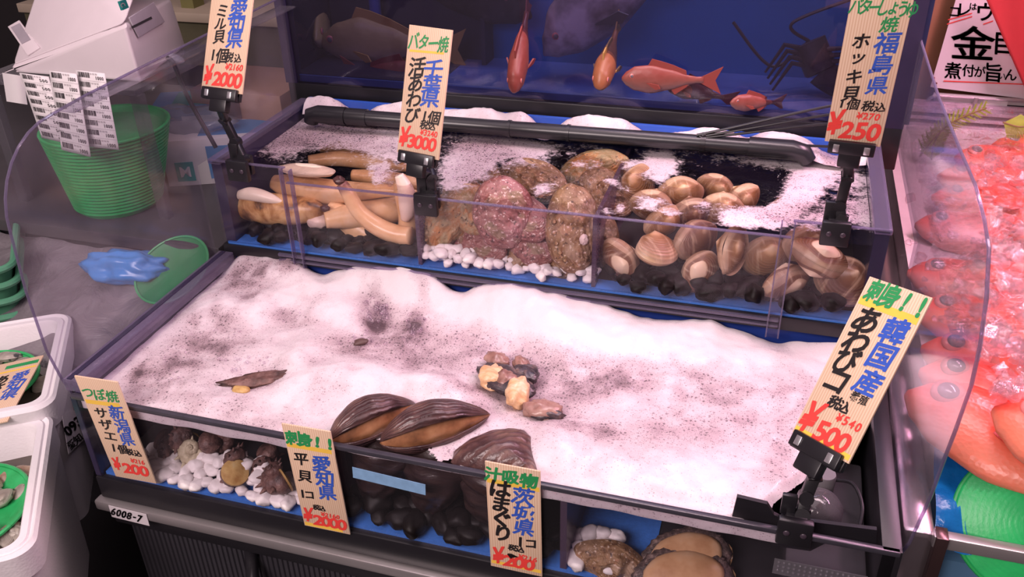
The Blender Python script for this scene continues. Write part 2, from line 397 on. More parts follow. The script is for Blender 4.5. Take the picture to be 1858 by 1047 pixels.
# lower tank: a thick sheet of foam, its top heaved into soft lumps
LOWH = [(540, 505, 120, 30, 5, .010), (820, 545, 120, 26, 8, .011), (960, 580, 90, 30, 12, .010), (1150, 610, 260, 38, 9, .010), (700, 520, 90, 26, 5, .008),
        (470, 555, 60, 26, -20, .008), (600, 690, 110, 34, -8, .010), (540, 650, 60, 26, -30, .008), (760, 700, 70, 26, 0, .006), (1240, 560, 120, 22, 8, -.006),
        (800, 715, 60, 26, 10, .006), (600, 560, 60, 22, 0, .006), (1180, 850, 260, 60, 10, .005), (1010, 800, 50, 40, 0, .006), (470, 690, 70, 26, -14, -.009),
        (680, 570, 40, 26, 60, -.006), (1090, 690, 120, 36, -8, -.005), (740, 640, 80, 40, 0, -.005), (930, 690, 100, 60, 20, -.008), (385, 560, 60, 30, -30, .006),
        (1050, 545, 60, 22, 10, .006), (860, 500, 60, 12, 8, -.007), (400, 720, 90, 40, -15, .006)]
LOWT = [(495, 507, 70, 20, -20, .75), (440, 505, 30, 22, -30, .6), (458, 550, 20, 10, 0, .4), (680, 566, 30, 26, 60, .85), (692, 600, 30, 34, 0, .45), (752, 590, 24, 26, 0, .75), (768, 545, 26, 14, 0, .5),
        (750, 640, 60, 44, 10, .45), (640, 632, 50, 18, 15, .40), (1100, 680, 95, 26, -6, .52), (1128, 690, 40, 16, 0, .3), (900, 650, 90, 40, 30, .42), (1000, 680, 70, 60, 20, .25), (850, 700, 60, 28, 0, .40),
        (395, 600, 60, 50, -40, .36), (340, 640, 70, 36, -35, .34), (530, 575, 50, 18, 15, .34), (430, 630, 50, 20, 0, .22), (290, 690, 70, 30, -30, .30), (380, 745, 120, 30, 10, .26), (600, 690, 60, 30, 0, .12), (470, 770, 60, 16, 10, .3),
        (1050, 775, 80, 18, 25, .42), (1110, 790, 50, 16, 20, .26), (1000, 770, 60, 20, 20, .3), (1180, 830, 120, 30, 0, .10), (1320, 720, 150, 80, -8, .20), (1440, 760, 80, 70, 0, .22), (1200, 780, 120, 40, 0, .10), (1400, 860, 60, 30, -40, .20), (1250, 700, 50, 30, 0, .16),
        (1000, 590, 260, 40, 8, -.25), (1250, 615, 220, 40, 8, -.20), (830, 545, 90, 22, 8, -.2), (1150, 880, 200, 40, 10, -.04), (470, 690, 62, 22, -14, .55), (820, 750, 60, 14, -10, .25),  # negative values paint the lamp's bright highlight into the foam colour
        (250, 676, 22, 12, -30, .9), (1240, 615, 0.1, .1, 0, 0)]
PA = U(1385, 930, 2, FU); PA.z = 0; PB = U(1600, 742, 2, FU); PN = Vector((PB.y - PA.y, PA.x - PB.x, 0)).normalized()
if PN.x < 0: PN = -PN
HOLE1 = [(592, 790), (680, 798), (760, 800), (806, 796), (776, 816), (794, 838), (824, 836), (836, 850), (985, 893), (985, 915), (540, 815)]
FX0, FX1, FY0, FY1 = .0065, 1.001, YF + .0052, -.004
def flow(u, v):
    x = FX0 + (FX1 - FX0) * u; y = FY0 + (FY1 - FY0) * v
    px, py = PX((x, y, FU))
    h = .0045 * nz(x * 11, y * 11, 3) + .0036 * nz(x * 26, y * 26, 5) + .0012 * nz(x * 75, y * 75, 8) + field(px, py, LOWH) * 1.8
    k = sm(0, .03, y - FY0) * sm(0, .06, 1 - abs(2 * u - 1) + .02)
    if v > .90:
        g_ = max(math.exp(-((px - 585) / 30) ** 2), .9 * math.exp(-((px - 835) / 34) ** 2), .5 * math.exp(-((px - 1180) / 60) ** 2), .7 * math.exp(-((px - 1400) / 60) ** 2))
        h += (v - .90) / .10 * (.011 + .004 * nz(x * 40, 2.2) - .024 * g_)
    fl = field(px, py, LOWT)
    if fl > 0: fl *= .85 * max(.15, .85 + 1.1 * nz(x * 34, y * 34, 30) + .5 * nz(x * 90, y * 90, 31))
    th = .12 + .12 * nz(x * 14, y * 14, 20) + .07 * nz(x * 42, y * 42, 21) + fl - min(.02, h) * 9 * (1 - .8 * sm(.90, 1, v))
    d = (Vector((x, y, 0)) - PA).dot(PN) - .004 * nz(x * 60, y * 60, 2)
    if 0 < d < .0048: x -= PN.x * d; y -= PN.y * d
    return Vector((x, y, FU + max(-.010, h) * (.35 + .65 * k) - .008 * sm(-.012, .002, d))), th
def keep_low(u, v, p):
    if (p - PA).to_2d().dot(PN.to_2d()) - .004 * nz(p.x * 60, p.y * 60, 2) > .0012: return False
    px, py = PX((p.x, p.y, FU)); return not inside(HOLE1, px + 7 * nz(px * .03, py * .05), py + 5 * nz(px * .04, py * .04, 7))
NXF, NYF = 300, 112
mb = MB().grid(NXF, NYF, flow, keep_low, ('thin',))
# underside and front skirt so the foam is a slab, seen through the front glass
def skirt(u, v):
    x = FX0 + (FX1 - FX0) * u
    lo = .0165 + .003 * nz(x * 20, 1, 2) - .012 * sm(.30, .34, u) * (1 - sm(.585, .61, u))
    return Vector((x, FY0, FU - lo * (1 - v))), .12 + .1 * nz(x * 30, v * 3)
mb.join(MB().grid(NXF, 3, skirt, lambda u, v, p: p.x < .915, ('thin',)))
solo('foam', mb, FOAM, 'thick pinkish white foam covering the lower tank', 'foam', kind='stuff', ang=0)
# upper tank: water with broken foam on it
UPD = [(590, 235, 90, 36, -10, .75), (520, 262, 55, 30, -35, .70), (640, 258, 60, 22, 0, .5), (470, 255, 30, 20, -30, .4), (730, 240, 60, 40, 0, .8), (560, 215, 60, 20, 0, .7), (690, 320, 26, 20, 0, .9), (700, 278, 50, 26, 0, .5),
       (640, 195, 140, 14, 4, 1.1), (860, 285, 75, 45, -25, 1.0), (830, 330, 40, 26, -30, .6), (960, 285, 40, 16, 5, .55), (940, 262, 90, 14, 6, .8), (1060, 230, 220, 14, 6, 1.0), (985, 345, 22, 13, -10, .8), (1140, 300, 16, 10, 0, .5),
       (1195, 300, 34, 34, -50, 1.0), (1175, 372, 36, 16, 5, .8), (1250, 265, 60, 12, 5, .6), (1400, 290, 110, 16, 4, .75), (1125, 380, 9, 11, 0, .8), (1100, 385, 12, 10, 0, .7), (1110, 330, 18, 8, 20, .7), (1135, 345, 12, 7, 0, .5), (1225, 390, 24, 9, 0, .6), (1275, 370, 18, 7, 0, .5),
       (1460, 320, 45, 30, -60, .9), (1380, 395, 85, 18, 10, 1.0), (1440, 365, 60, 22, -30, .9), (1330, 405, 40, 12, 5, .7), (1540, 390, 70, 26, 5, .6), (1570, 330, 34, 60, 80, .6), (1590, 380, 30, 40, 0, .7), (1500, 400, 40, 20, 0, .5),
       (1350, 235, 180, 14, 4, 1.0), (1520, 300, 40, 30, 0, .35), (1060, 300, 40, 8, 0, .4), (1080, 265, 60, 10, 5, .4), (430, 290, 24, 8, 0, .3)]
UPD += [(1150, 305, 190, 34, 5, .16), (1000, 300, 150, 30, 5, .14), (1500, 340, 90, 60, 0, .15), (600, 300, 150, 16, 0, .14), (1300, 300, 120, 22, 0, .12), (1250, 375, 130, 20, 5, .14), (1010, 335, 90, 20, 5, .12)]
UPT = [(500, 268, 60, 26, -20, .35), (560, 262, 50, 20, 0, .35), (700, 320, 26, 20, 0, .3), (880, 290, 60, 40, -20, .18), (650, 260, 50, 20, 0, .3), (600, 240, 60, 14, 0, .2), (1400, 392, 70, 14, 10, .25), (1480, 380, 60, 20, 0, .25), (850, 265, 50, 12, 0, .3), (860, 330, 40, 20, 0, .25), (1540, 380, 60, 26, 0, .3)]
def fup(u, v):
    x = .0185 + .963 * u; y = .0035 + .290 * v
    px, py = PX((x, y, WT)); d = field(px, py, UPD)
    z = WT + .0012 * nz(x * 25, y * 25, 1) + min(1.2, d) * .0022
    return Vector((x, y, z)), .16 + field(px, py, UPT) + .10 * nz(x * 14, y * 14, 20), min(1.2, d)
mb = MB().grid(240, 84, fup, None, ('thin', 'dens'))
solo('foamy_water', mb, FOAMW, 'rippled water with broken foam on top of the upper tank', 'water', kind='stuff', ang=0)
# heaps of suds banked against the aquarium frame
def bank(u, v):
    x = .03 + .95 * u; y = .245 + .048 * v
    d = .80 + .28 * nz(x * 10, 4.2) + .22 * nz(x * 24, 9.1)
    gap = max(math.exp(-((x - .125) / .030) ** 2), .75 * math.exp(-((x - .475) / .030) ** 2), .45 * math.exp(-((x - .66) / .05) ** 2), .4 * math.exp(-((x - .80) / .02) ** 2), math.exp(-((x - .94) / .04) ** 2))
    d = max(0, d * (1 - gap) + .1)
    prof_ = math.sin(math.pi * min(1, .08 + v * .80)) ** .8
    z = WT + .006 + .042 * min(1.05, d) * prof_ + .0026 * abs(nz(x * 50, y * 50)) + .0016 * abs(nz(x * 120, y * 120, 4))
    return Vector((x, y, z)), .05 + .15 * nz(x * 20, y * 20, 2) + gap * .4
mb = MB().grid(260, 22, bank, None, ('thin',))
solo('foam', mb, FOAM, 'white suds banked along the back of the upper tank', 'foam', kind='stuff', ang=0)
# single bubbles
t = NT('bubble'); fr = t.n('ShaderNodeLayerWeight', Blend=.35).outputs['Facing']
BUB = t.done(t.mixs(t.val(fr, .35, 1.0, .06, .75), t.n('ShaderNodeBsdfTransparent', Color=(.93, .90, .93)).outputs[0], t.n('ShaderNodeBsdfGlossy', Roughness=.04, Color=(1, 1, 1)).outputs[0]))
rnd = random.Random(5); mb = MB()
def bubbles(px, py, rx, ry, n, r0, r1, z, dz):
    for _ in range(n):
        a = rnd.random() * 6.283; q = math.sqrt(rnd.random())
        p = U(px + rx * q * math.cos(a), py + ry * q * math.sin(a), 2, z)
        r = r0 + (r1 - r0) * rnd.random() ** 2.2
        mb.blob((p.x, p.y, z + dz - r * .2), (r, r, r), nu=10, nv=6)
for b in [(680, 566, 24, 22, 40, .002, .0065), (688, 600, 26, 34, 34, .001, .004), (752, 588, 20, 22, 36, .0015, .005), (500, 505, 46, 14, 46, .002, .006), (440, 512, 24, 20, 34, .0015, .005), (768, 545, 24, 14, 20, .001, .003), (530, 575, 40, 14, 24, .0008, .0025), (740, 640, 40, 26, 30, .0008, .0022), (900, 620, 60, 24, 20, .0008, .002), (640, 622, 30, 10, 14, .001, .003), (1130, 700, 40, 16, 20, .0006, .0016), (1060, 775, 50, 12, 16, .0006, .0016), (330, 650, 40, 24, 26, .0008, .002), (455, 655, 60, 8, 26, .001, .003), (430, 690, 16, 24, 14, .001, .003), (390, 600, 50, 40, 40, .0008, .002), (800, 820, 50, 10, 16, .001, .003), (1090, 685, 60, 20, 26, .0006, .0014), (290, 690, 40, 20, 20, .0008, .002), (400, 740, 90, 24, 26, .0008, .002), (960, 640, 60, 30, 14, .0008, .002)]:
    bubbles(*b, FU, .004)
for b in [(650, 200, 40, 14, 26, .002, .007), (600, 225, 60, 14, 30, .002, .005), (560, 245, 70, 26, 40, .001, .004), (880, 262, 70, 8, 34, .002, .004), (860, 300, 60, 36, 50, .001, .003), (700, 322, 26, 16, 20, .0015, .005), (985, 345, 14, 8, 10, .0012, .003), (1430, 262, 60, 6, 26, .002, .004), (1450, 320, 40, 40, 40, .001, .003), (1390, 398, 40, 10, 14, .002, .005), (1360, 392, 60, 14, 12, .001, .004), (1550, 400, 60, 14, 30, .001, .003), (740, 262, 50, 20, 30, .0015, .004), (500, 285, 40, 12, 16, .0015, .004)]:
    bubbles(*b, WT, .003)
solo('bubbles', mb, BUB, 'clear bubbles clustered on the foam', 'bubbles', kind='stuff', ang=0)
# ================================================================ things lying in the tops of the tanks
pz = WT + .030
p0, p1 = U(566, 206, 2, pz), U(1462, 274, 2, pz)
pipe = thing('spray_pipe', 'black plastic pipe lying along the back of the upper tank', 'pipe', (.5, .22, WT))
d = (p1 - p0).normalized(); L = (p1 - p0).length
PVC = plain('pvc_pipe', (.020, .020, .024), .28, var=.15)
part('tube', MB().tube([p0 + d * .05, p1 - d * .085], .0128, 18), PVC, pipe)
part('elbow', MB().tube([p0 - d * .004 + Vector((0, 0, -.016)), p0 + Vector((0, 0, -.003)), p0 + d * .012, p0 + d * .065], [.0125, .0152, .0155, .0155], 18), PVC, pipe)
part('coupling', MB().tube([p0 + d * .067, p0 + d * .105], .0145, 18), PVC, pipe)
part('elbow', MB().tube([p1 - d * .085, p1 - d * .02, p1 - d * .003 + Vector((0, 0, -.004)), p1 + d * .006 + Vector((0, 0, -.016))], [.0155, .0155, .0150, .0125], 18), PVC, pipe)
for q in (.43, .55): part('joint_ring', MB().tube([p0 + d * L * q, p0 + d * (L * q + .005)], .0142, 18), PVC, pipe)
q = p1 - d * .155
part('cable_tie', MB().tube([q - d * .004, q + d * .004], .0145, 16).blob(q + Vector((0, -.002, .0135)), (.006, .005, .005)), BLACK, pipe)
cw = thing('cables', 'thin black cables curling from the pipe up behind the right price tag', 'cables', q)
for k, (mx, my, ex, ey) in enumerate(((1420, 214, 1525, 180), (1430, 224, 1522, 198), (1440, 232, 1520, 218), (1450, 265, 1518, 266))):
    a = q + Vector((.004 * k - .01, -.004, .014 - .002 * k)); b = U(mx, my, 1, .245); c = U(ex, ey, 1, .26); e = U(ex + 70, ey + 4, 1, .275)
    pts = []
    for i in range(25):
        s = i / 24; pts.append(((1 - s) ** 3 * a.x + 3 * (1 - s) ** 2 * s * b.x + 3 * (1 - s) * s * s * c.x + s ** 3 * e.x, (1 - s) ** 3 * a.y + 3 * (1 - s) ** 2 * s * b.y + 3 * (1 - s) * s * s * c.y + s ** 3 * e.y, (1 - s) ** 3 * a.z + 3 * (1 - s) ** 2 * s * b.z + 3 * (1 - s) * s * s * c.z + s ** 3 * e.z))
    part('cable', MB().tube(pts, .0022, 8), BLACK, cw)
# ================================================================ price tags
t = NT('tag_wood'); c = t.coord((420, 1, 6))
f = t.noise(1.0, 3, c, .5); w = t.n('ShaderNodeTexWave', {'wave_type': 'BANDS', 'bands_direction': 'X'}, Scale=105.0, Distortion=.8, Detail=2.0, Detail_Scale=.6, Vector=t.coord((1, 1, .12)))
WOOD = t.done(t.bsdf(t.mix(t.math('MULTIPLY', w.outputs[0], .62), t.mix(f, (.74, .55, .38), (.80, .62, .46)), (.55, .32, .19)), .65))
INK = {'k': plain('black_ink', (.014, .011, .012), .45), 'b': plain('blue_ink', (.035, .10, .50), .45), 'g': plain('green_ink', (.025, .30, .09), .45), 'r': plain('red_ink', (.80, .055, .045), .45), 'y': plain('yellow_marker', (.90, .58, .08), .5)}
INKN = {'k': 'black brush lettering', 'b': 'blue brush lettering', 'g': 'green brush lettering', 'r': 'red brush price', 'y': 'yellow marker line'}
_gl = {}
def glyph(ch, off=.018):
    if (ch, off) not in _gl:
        cu = bpy.data.curves.new('glyph', 'FONT'); cu.body = ch; cu.size = 1.0; cu.offset = off; cu.resolution_u = 3
        o = bpy.data.objects.new('glyph', cu); me = o.to_mesh()
        vs = [p.co.copy() for p in me.vertices]; fs = [tuple(f.vertices) for f in me.polygons]
        o.to_mesh_clear(); bpy.data.objects.remove(o); bpy.data.curves.remove(cu)
        if vs:
            x0, x1 = min(p.x for p in vs), max(p.x for p in vs); y0, y1 = min(p.y for p in vs), max(p.y for p in vs)
            vs = [Vector((p.x - (x0 + x1) / 2, p.y - (y0 + y1) / 2, 0)) for p in vs]
        _gl[(ch, off)] = (vs, fs)
    return _gl[(ch, off)]
def letters(items, w, h, face, off=.018, seed=1):
    'items: (colour, text, u, v, size, [dict]); u, v as fractions of the board from its top left; returns a mesh per colour'
    rr = random.Random(seed); out = {}
    for it in items:
        k, tx, u, v, s = it[:5]; kw = it[5] if len(it) > 5 else {}
        mb = out.setdefault(k, MB()); step = kw.get('step', .95); vert = kw.get('vert', False); sx = kw.get('sx', 1.0); sy = kw.get('sy', 1.0)
        sh = kw.get('shear', .12); rot = kw.get('rot', 0)
        for i, ch in enumerate(tx):
            if ch == ' ': continue
            of = kw.get('off', off); bo = max(.005, of * .62); vs, fs = glyph(ch, .010 if ord(ch) > 255 else .016); S = s * w * 1.12
            cx = u * w + (0 if vert else i * step * s * w); cy = v * h + (i * step * s * w if vert else kw.get('dy', 0) * i * s * w)
            a = R_(rot + rr.uniform(-5, 5)); z = .00035 + .00004 * len(out) + .00002 * i
            k2 = S * rr.uniform(.94, 1.06)
            for q_ in range(5):
                ox, oy = ((0, 0) if q_ == 0 else (bo * math.cos(q_ * 1.571 + .6), bo * math.sin(q_ * 1.571 + .6)))
                pts = []
                for p in vs:
                    x = (p.x + ox) * k2 * sx + p.y * k2 * sh; y = (p.y + oy) * k2 * sy + .10 * p.x * k2
                    pts.append(Vector((x * math.cos(a) - y * math.sin(a) + cx, x * math.sin(a) + y * math.cos(a) - cy, z + q_ * .000004)))
                mb.add([face @ q for q in pts], fs)
    return out
def stroke(mb, pts, wd, w, h, face, z=.0003):
    'a flat marker stroke through points given as fractions'
    q = [Vector((u * w, -v * h, z)) for u, v in pts]; vs = []
    for i, p in enumerate(q):
        t_ = (q[min(i + 1, len(q) - 1)] - q[max(0, i - 1)]).normalized(); n_ = Vector((-t_.y, t_.x, 0)) * wd * w / 2
        vs += [face @ (p + n_), face @ (p - n_)]
    mb.add(vs, [(2 * i, 2 * i + 1, 2 * i + 3, 2 * i + 2) for i in range(len(q) - 1)])
def tag_frame(o, yaw, lean, roll):
    u = Vector((math.cos(yaw), math.sin(yaw), 0)); n = Vector((math.sin(yaw), -math.cos(yaw), 0)); v = Vector((0, 0, 1))
    v, n = v * math.cos(lean) - n * math.sin(lean), n * math.cos(lean) + v * math.sin(lean)
    u, v = u * math.cos(roll) + v * math.sin(roll), -u * math.sin(roll) + v * math.cos(roll)
    return u, v, n
TAGS = {}
def price_tag(key, o, yaw, lean, roll, w, h, items, lines, label, seed):
    o = Vector(o); u, v, n = tag_frame(o, yaw, lean, roll)
    TAGS[key] = (o, u, v, n, w, h)
    root = thing('price_tag', label, 'price tag', o, Matrix((u, -n, v)).transposed(), group='wooden price tags')
    part('board', MB().box(-w / 2, w / 2, 0, .0022, 0, h, .0003), WOOD, root, world=False)
    # face frame: x right, y up from the top left corner, z out of the face
    face = Matrix(((1, 0, 0, -w / 2), (0, 0, -1, 0), (0, 1, 0, h), (0, 0, 0, 1)))
    out = letters(items, w, h, face, seed=seed)
    for k, pts, wd in lines:
        lm = MB(); stroke(lm, pts, wd, w, h, face, .00012); part('marker_line', lm, INK[k], root, INKN[k] if k == 'y' else 'green marker line', world=False, smooth=False)
    for k, mb in out.items(): part('lettering' if k != 'y' else 'marker_line', mb, INK[k], root, INKN[k], world=False, smooth=False)
    return root
V = dict(vert=True)
def yen(u, v, s): return [('r', '¥', u, v, s, dict(off=.03, sx=.8, rot=8, shear=.3, sy=1.1))]
price_tag('A', (.053, -.010, .259), -.151, .452, .017, .0769, .1816,
    [('b', '愛知県', .68, .34, .36, dict(vert=True, step=.75)), ('k', 'ミル貝', .30, .36, .25, dict(vert=True, step=.98, sx=1.1)), ('k', '1個', .20, .715, .27, dict(step=.8)), ('k', '税込', .60, .72, .17, dict(step=1.2, off=.03)), ('r', '¥2160', .58, .795, .15, dict(step=.55)), ('r', '2000', .36, .900, .34, dict(step=.50, sx=1.1, off=.03))] + yen(.14, .875, .40),
    [], 'wooden price tag with blue and black writing above red 2000, at the upper left corner', 1)
price_tag('B', (.358, -.010, .187), -.203, .307, -.007, .0707, .1778,
    [('g', 'バター焼', .14, .115, .23, dict(step=1.0, sy=1.3)), ('b', '千葉県', .66, .31, .36, dict(vert=True, step=.78, sx=1.15)), ('k', '活あわび', .28, .31, .34, dict(vert=True, step=.93)), ('k', '1個', .57, .68, .26, dict(step=.85)), ('k', '税込', .58, .745, .17, dict(step=1.1, off=.03)), ('r', '¥3240', .55, .805, .14, dict(step=.58)), ('r', '3000', .32, .890, .32, dict(step=.52, sx=1.1, off=.03))] + yen(.14, .865, .42),
    [('y', [(.06, .195), (.86, .18)], .045)], 'wooden price tag with red 3000 clipped between long clams and abalones', 2)
price_tag('C', (.932, -.030, .265), -.033, -.122, -.017, .0632, .1994,
    [('g', 'バターしょうゆ', .10, .165, .19, dict(step=.80, sy=1.5)), ('g', '焼', .70, .255, .28), ('b', '福島県', .72, .36, .36, dict(vert=True, step=1.12, sx=1.0)), ('k', 'ホッキ貝', .30, .36, .28, dict(vert=True, step=1.20)), ('k', '1個', .18, .745, .20, dict(step=.95)), ('k', '税込', .64, .745, .19, dict(step=1.1, off=.03)), ('r', '¥270', .53, .81, .17, dict(step=.6)), ('r', '250', .36, .91, .42, dict(step=.56, off=.03))] + yen(.13, .87, .48),
    [], 'wooden price tag with red 250 standing at the upper right corner', 3)
price_tag('D', (.924, -.370, .073), -.887, .607, .199, .0736, .1772,
    [('g', '刺身!!', .20, .07, .27, dict(step=.9, off=.05, sy=1.2)), ('b', '韓国産', .73, .24, .36, dict(vert=True, step=1.05, off=.035)), ('k', 'あわびコ', .28, .24, .36, dict(vert=True, step=.86, off=.04)), ('k', '養殖', .64, .655, .13, dict(step=1.1)), ('k', '税込', .40, .735, .17, dict(step=1.0, off=.05)), ('r', '¥540', .58, .80, .15, dict(step=.7, off=.03)), ('r', '500', .42, .915, .34, dict(step=.55, sx=1.1, off=.035))] + yen(.17, .87, .50),
    [('y', [(.02, .145), (.97, .145)], .11), ('y', [(.02, .97), (.98, .97)], .08)], 'tilted wooden price tag with red 500 at the front right corner', 4)
price_tag('E', (.069, -.387, -.163), -.010, -.033, .049, .0665, .1721,
    [('g', 'つぼ焼', .17, .145, .26, dict(step=1.1)), ('b', '新潟県', .70, .30, .34, dict(vert=True, step=1.0, off=.02)), ('k', 'サザエ', .30, .33, .27, dict(vert=True, step=1.1, sx=1.15)), ('k', '1個', .26, .68, .24, dict(step=.9, off=.03)), ('k', '税込', .64, .695, .17, dict(step=1.1, off=.05)), ('r', '¥216', .62, .785, .14, dict(step=.6)), ('r', '200', .40, .88, .33, dict(step=.62, sx=1.25, off=.03))] + yen(.17, .85, .36),
    [('y', [(.03, .235), (.85, .225)], .10)], 'wooden price tag with red 200 on the front glass over white pebbles', 5)
price_tag('F', (.355, -.387, -.179), -.011, -.004, .030, .0656, .1676,
    [('g', '刺身!!', .18, .115, .30, dict(step=.85, off=.06)), ('b', '愛知県', .68, .32, .36, dict(vert=True, step=1.0, off=.03)), ('k', '平貝', .26, .31, .29, dict(vert=True, step=1.45, off=.025)), ('k', 'コ', .27, .66, .22, dict(off=.05)), ('k', 'l', .12, .66, .24, dict(off=.05)), ('k', '税込', .36, .775, .13, dict(step=1.0, off=.06)), ('r', '¥2160', .48, .835, .13, dict(step=.62, off=.03)), ('r', '2000', .34, .91, .32, dict(step=.54, sx=1.2, off=.035))] + yen(.14, .87, .40),
    [('y', [(.02, .19), (.95, .19)], .10), ('y', [(.02, .975), (.85, .975)], .09)], 'wooden price tag with red 2000 on the front glass left of the blue tape', 6)
price_tag('G', (.609, -.387, -.179), -.016, .027, .018, .0654, .1628,
    [('g', '汁吸物', .14, .10, .31, dict(step=1.05, off=.06)), ('b', '茨城県', .68, .25, .38, dict(vert=True, step=.98, off=.03)), ('k', 'はまぐり', .27, .22, .38, dict(vert=True, step=.92, off=.045)), ('k', 'コ', .80, .69, .24, dict(off=.05)), ('k', 'l', .60, .69, .28, dict(off=.05)), ('k', '税込', .44, .765, .15, dict(step=1.0, off=.06)), ('r', '¥216', .60, .84, .15, dict(step=.6, off=.03)), ('r', '200', .36, .905, .34, dict(step=.58, sx=1.25, off=.035))] + yen(.16, .87, .42),
    [('y', [(.02, .165), (.98, .165)], .10), ('y', [(.02, .95), (.98, .95)], .08)], 'wooden price tag with red 200 on the front glass below the brown fan shell', 7)
# ================================================================ clip stands that hold the tags
def clip_stand(key, base, joints, label, wing=False, jawdrop=.005):
    o, u, v, n, w, h = TAGS[key]
    root = thing('clip_stand', label, 'clip stand', base, group='black clip stands')
    bx, by, bz = base
    hw = .018
    b = MB().box(bx - hw, bx + hw, by - .016, by - .006, bz - .022, bz + .012, .002).box(bx - hw * .8, bx + hw * .8, by + .004, by + .013, bz - .018, bz + .014, .002).box(bx - hw * .6, bx + hw * .6, by - .008, by + .006, bz + .002, bz + .012, .001)
    part('base_clip', b, BLACK, root)
    part('lever', MB().box(bx - hw * .95, bx - hw * .1, by - .002, by + .004, bz + .008, bz + .034, .0012), BLACK, root)
    part('screw', MB().blob((bx - hw * .45, by - .0165, bz - .004), (.0035, .0015, .0035)).blob((bx + hw * .5, by - .0165, bz - .004), (.0035, .0015, .0035)), plain('clip_screw', (.05, .035, .05), .3), root)
    neck = o - v * .020 + n * .001
    pts = [Vector((bx + hw * .3, by, bz + .010))] + [Vector(q) for q in joints] + [neck]
    for a, c in zip(pts[:-1], pts[1:]):
        dd = (c - a); L_ = dd.length
        yv = Vector((0, 1, 0)) if abs(dd.normalized().y) < .9 else Vector((1, 0, 0))
        m = frame(a, dd, yv)
        part('arm_link', MB().box(-.002, L_ + .002, -.0045, .0045, -.0065, .0065, .0018, m), BLACK, root)
        part('joint', MB().tube([a - Vector(m.col[1][:3]) * .0065, a + Vector(m.col[1][:3]) * .0065], .0080, 12), BLACK, root)
    m = Matrix((( u.x, -n.x, v.x, o.x), (u.y, -n.y, v.y, o.y), (u.z, -n.z, v.z, o.z), (0, 0, 0, 1)))
    hwid = w * .42
    part('jaw', MB().box(-hwid, hwid, -.0070, -.0008, -.012, jawdrop, .0015, m).box(-hwid, hwid, .0030, .0090, -.012, jawdrop - .002, .0015, m).box(-hwid * .95, hwid * .95, -.005, .007, -.013, -.004, .001, m).box(-hwid * .48, hwid * .48, -.006, .006, -.030, -.010, .002, m), BLACK, root)
    for s in (-1, 1): part('spring_tab', MB().box(s * hwid * .66 - .0035, s * hwid * .66 + .0035, -.0082, -.0064, -.009, jawdrop - .004, .0006, m), SPRING, root, 'silver spring tab')
    return root
p = U(437, 300, 1, -.002); clip_stand('A', (p.x, 0, p.z), [U(428, 258, 1, .008), U(408, 218, 1, .010)], 'black jointed clip stand at the upper left glass corner')
p = U(777, 362, 1, -.002); clip_stand('B', (p.x, 0, WT + .001), [U(783, 318, 1, .0)], 'black clip stand on the glass between long clams and abalones')
p = U(1515, 420, 1, -.002); clip_stand('C', (p.x, 0, HU - .002), [U(1524, 372, 1, .004), U(1538, 320, 1, 0)], 'black clip stand on the upper glass over the round clams')
o, u, v, n, w, h = TAGS['C']
m = Matrix(((u.x, -n.x, v.x, o.x), (u.y, -n.y, v.y, o.y), (u.z, -n.z, v.z, o.z), (0, 0, 0, 1)))

# ================================================================ shellfish: builders
CR, CUp, CN = Vector(CM.col[0]), Vector(CM.col[1]), Vector(CM.col[2])
def face_cam(loc, rot=0, tilt=0, yaw=0, s=1.0):
    'local x to the right, y up, z towards the viewer; turned by rot in the plane, tilted about x, yawed about y'
    a = R_(rot); x = CR * math.cos(a) + CUp * math.sin(a); y = -CR * math.sin(a) + CUp * math.cos(a)
    m = frame(loc, x, y) @ Matrix.Rotation(R_(yaw), 4, 'Y') @ Matrix.Rotation(R_(tilt), 4, 'X')
    return m @ (Matrix.Diagonal((*s, 1)) if hasattr(s, '__len__') else Matrix.Scale(s, 4))
def valve(rx, ry, dome, umb=.62, skew=.12, rough=.0, seed=0, n=44, k=18, beak=.34, sign=1):
    vs = []; rho = []
    ux, uy = skew * rx, umb * ry
    for i in range(k + 1):
        q = i / k
        for j in range(n):
            th = 2 * math.pi * j / n
            ox = rx * math.cos(th) * (1 - .34 * max(0, math.sin(th)) ** 1.5); oy = ry * (math.sin(th) if math.sin(th) < 0 else math.sin(th) * .82)
            x, y = ux + q * (ox - ux), uy + q * (oy - uy)
            e = min(1, math.hypot(x / rx, y / ry * (1 if y < 0 else 1.15)))
            z = dome * max(0, (1 - e ** 2.1)) ** .60 + beak * dome * (1 - q) ** 3
            if q >= .999: z = 0
            z *= 1 + rough * noise.noise(Vector((x * 90, y * 90, seed)))
            z += .006 * dome * math.sin(q * 40) * q * q
            vs.append(Vector((x, y, sign * z))); rho.append(q)
    fs = [(i * n + j, i * n + (j + 1) % n, (i + 1) * n + (j + 1) % n, (i + 1) * n + j) for i in range(k) for j in range(n)]
    return MB().add(vs, fs, rho=rho)
